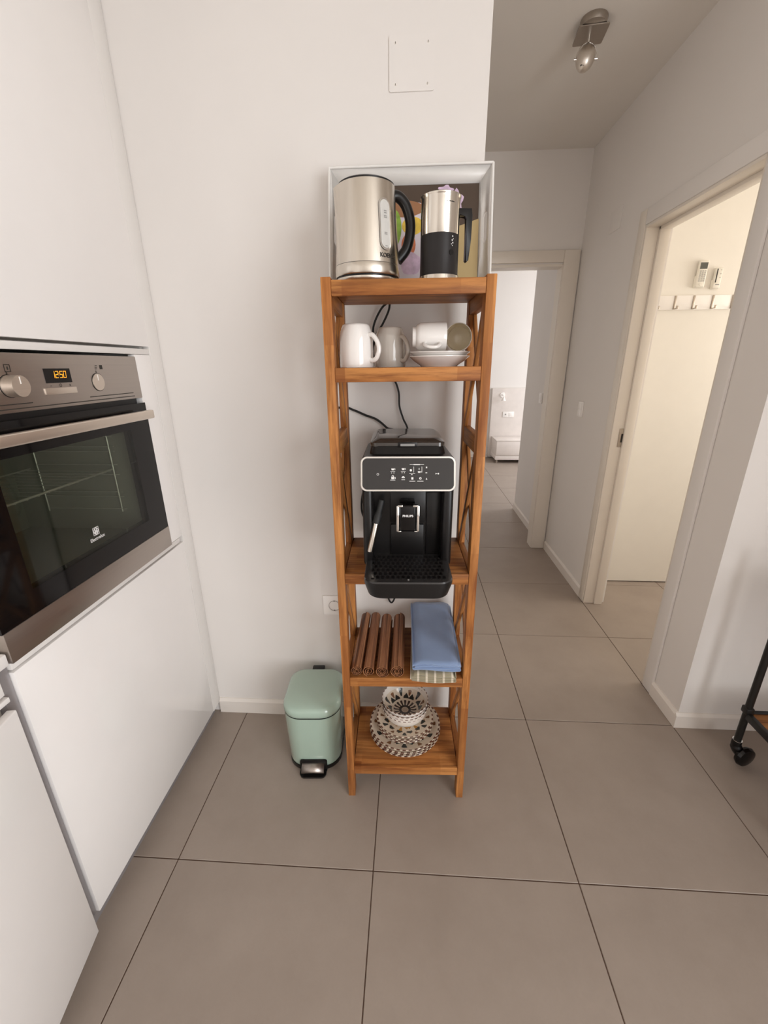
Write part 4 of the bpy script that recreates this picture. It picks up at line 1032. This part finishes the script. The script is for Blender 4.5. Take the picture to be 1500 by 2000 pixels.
pd = b.done('pedal', 'steel_oven', bn, smooth=60); md = pd.modifiers.new('thickness', 'SOLIDIFY'); md.thickness = 0.003

# ------------------------------------------------------------------ serving cart at the right edge
ct = thing('serving_cart', 'black metal serving cart with wooden shelf at the right edge', 'cart', (2.526, 1.045, 0))
for px, py in ((0, 0), (0.62, 0), (0, -0.40), (0.62, -0.40)):
    B().cyl((px, py, 0.095), (px, py, 0.82), 0.0115, n=16).done('post', 'black_metal', ct)
b = B()
for y in (0, -0.40): b.box(0, 0.62, y-0.006, y+0.006, 0.205, 0.232, bev=0.002)
for x in (0, 0.62): b.box(x-0.008, x+0.008, -0.40, 0, 0.205, 0.232, bev=0.002)
b.done('lower_frame', 'black_metal', ct)
B().box(0.008, 0.612, -0.394, -0.006, 0.212, 0.226, bev=0.001).done('lower_shelf', 'wood_cart', ct)
b = B()
for y in (0, -0.40): b.box(0, 0.62, y-0.006, y+0.006, 0.755, 0.782, bev=0.002)
for x in (0, 0.62): b.box(x-0.008, x+0.008, -0.40, 0, 0.755, 0.782, bev=0.002)
b.done('upper_frame', 'black_metal', ct)
B().box(0.008, 0.612, -0.394, -0.006, 0.762, 0.776, bev=0.001).done('upper_shelf', 'wood_cart', ct)
for px, py in ((0, 0), (0.62, 0), (0, -0.40), (0.62, -0.40)):
    B().box(px-0.014, px+0.014, py-0.014, py+0.014, 0.225, 0.252, bev=0.004).done('corner_clamp', 'black_metal', ct)
    b = B(); b.tube(smooth_path([(px, py, 0.098), (px, py, 0.080), (px+0.004, py-0.003, 0.062), (px+0.014, py-0.010, 0.046), (px+0.022, py-0.016, 0.034)], 4), [0.0160]*6+[0.0185]*5+[0.018]*6, 14)
    cs_ = b.done('caster_hood', 'black_plastic', ct)
    B().lathe([(0.0118, 0), (0.0155, 0), (0.0155, 0.003), (0.0118, 0.003)], 20, (px, py, 0.097)).done('collar', 'chrome', cs_)
    B().lathe([(0, -0.013), (0.026, -0.013), (0.036, -0.010), (0.040, 0.0), (0.036, 0.010), (0.026, 0.013), (0.006, 0.015), (0, 0.015)], 28).xf(Matrix.Translation((px+0.026, py-0.020, 0.0402)) @ Matrix.Rotation(math.radians(15), 4, 'Z') @ Matrix.Rotation(PI/2, 4, 'X')).done('wheel', 'black_gloss', cs_)
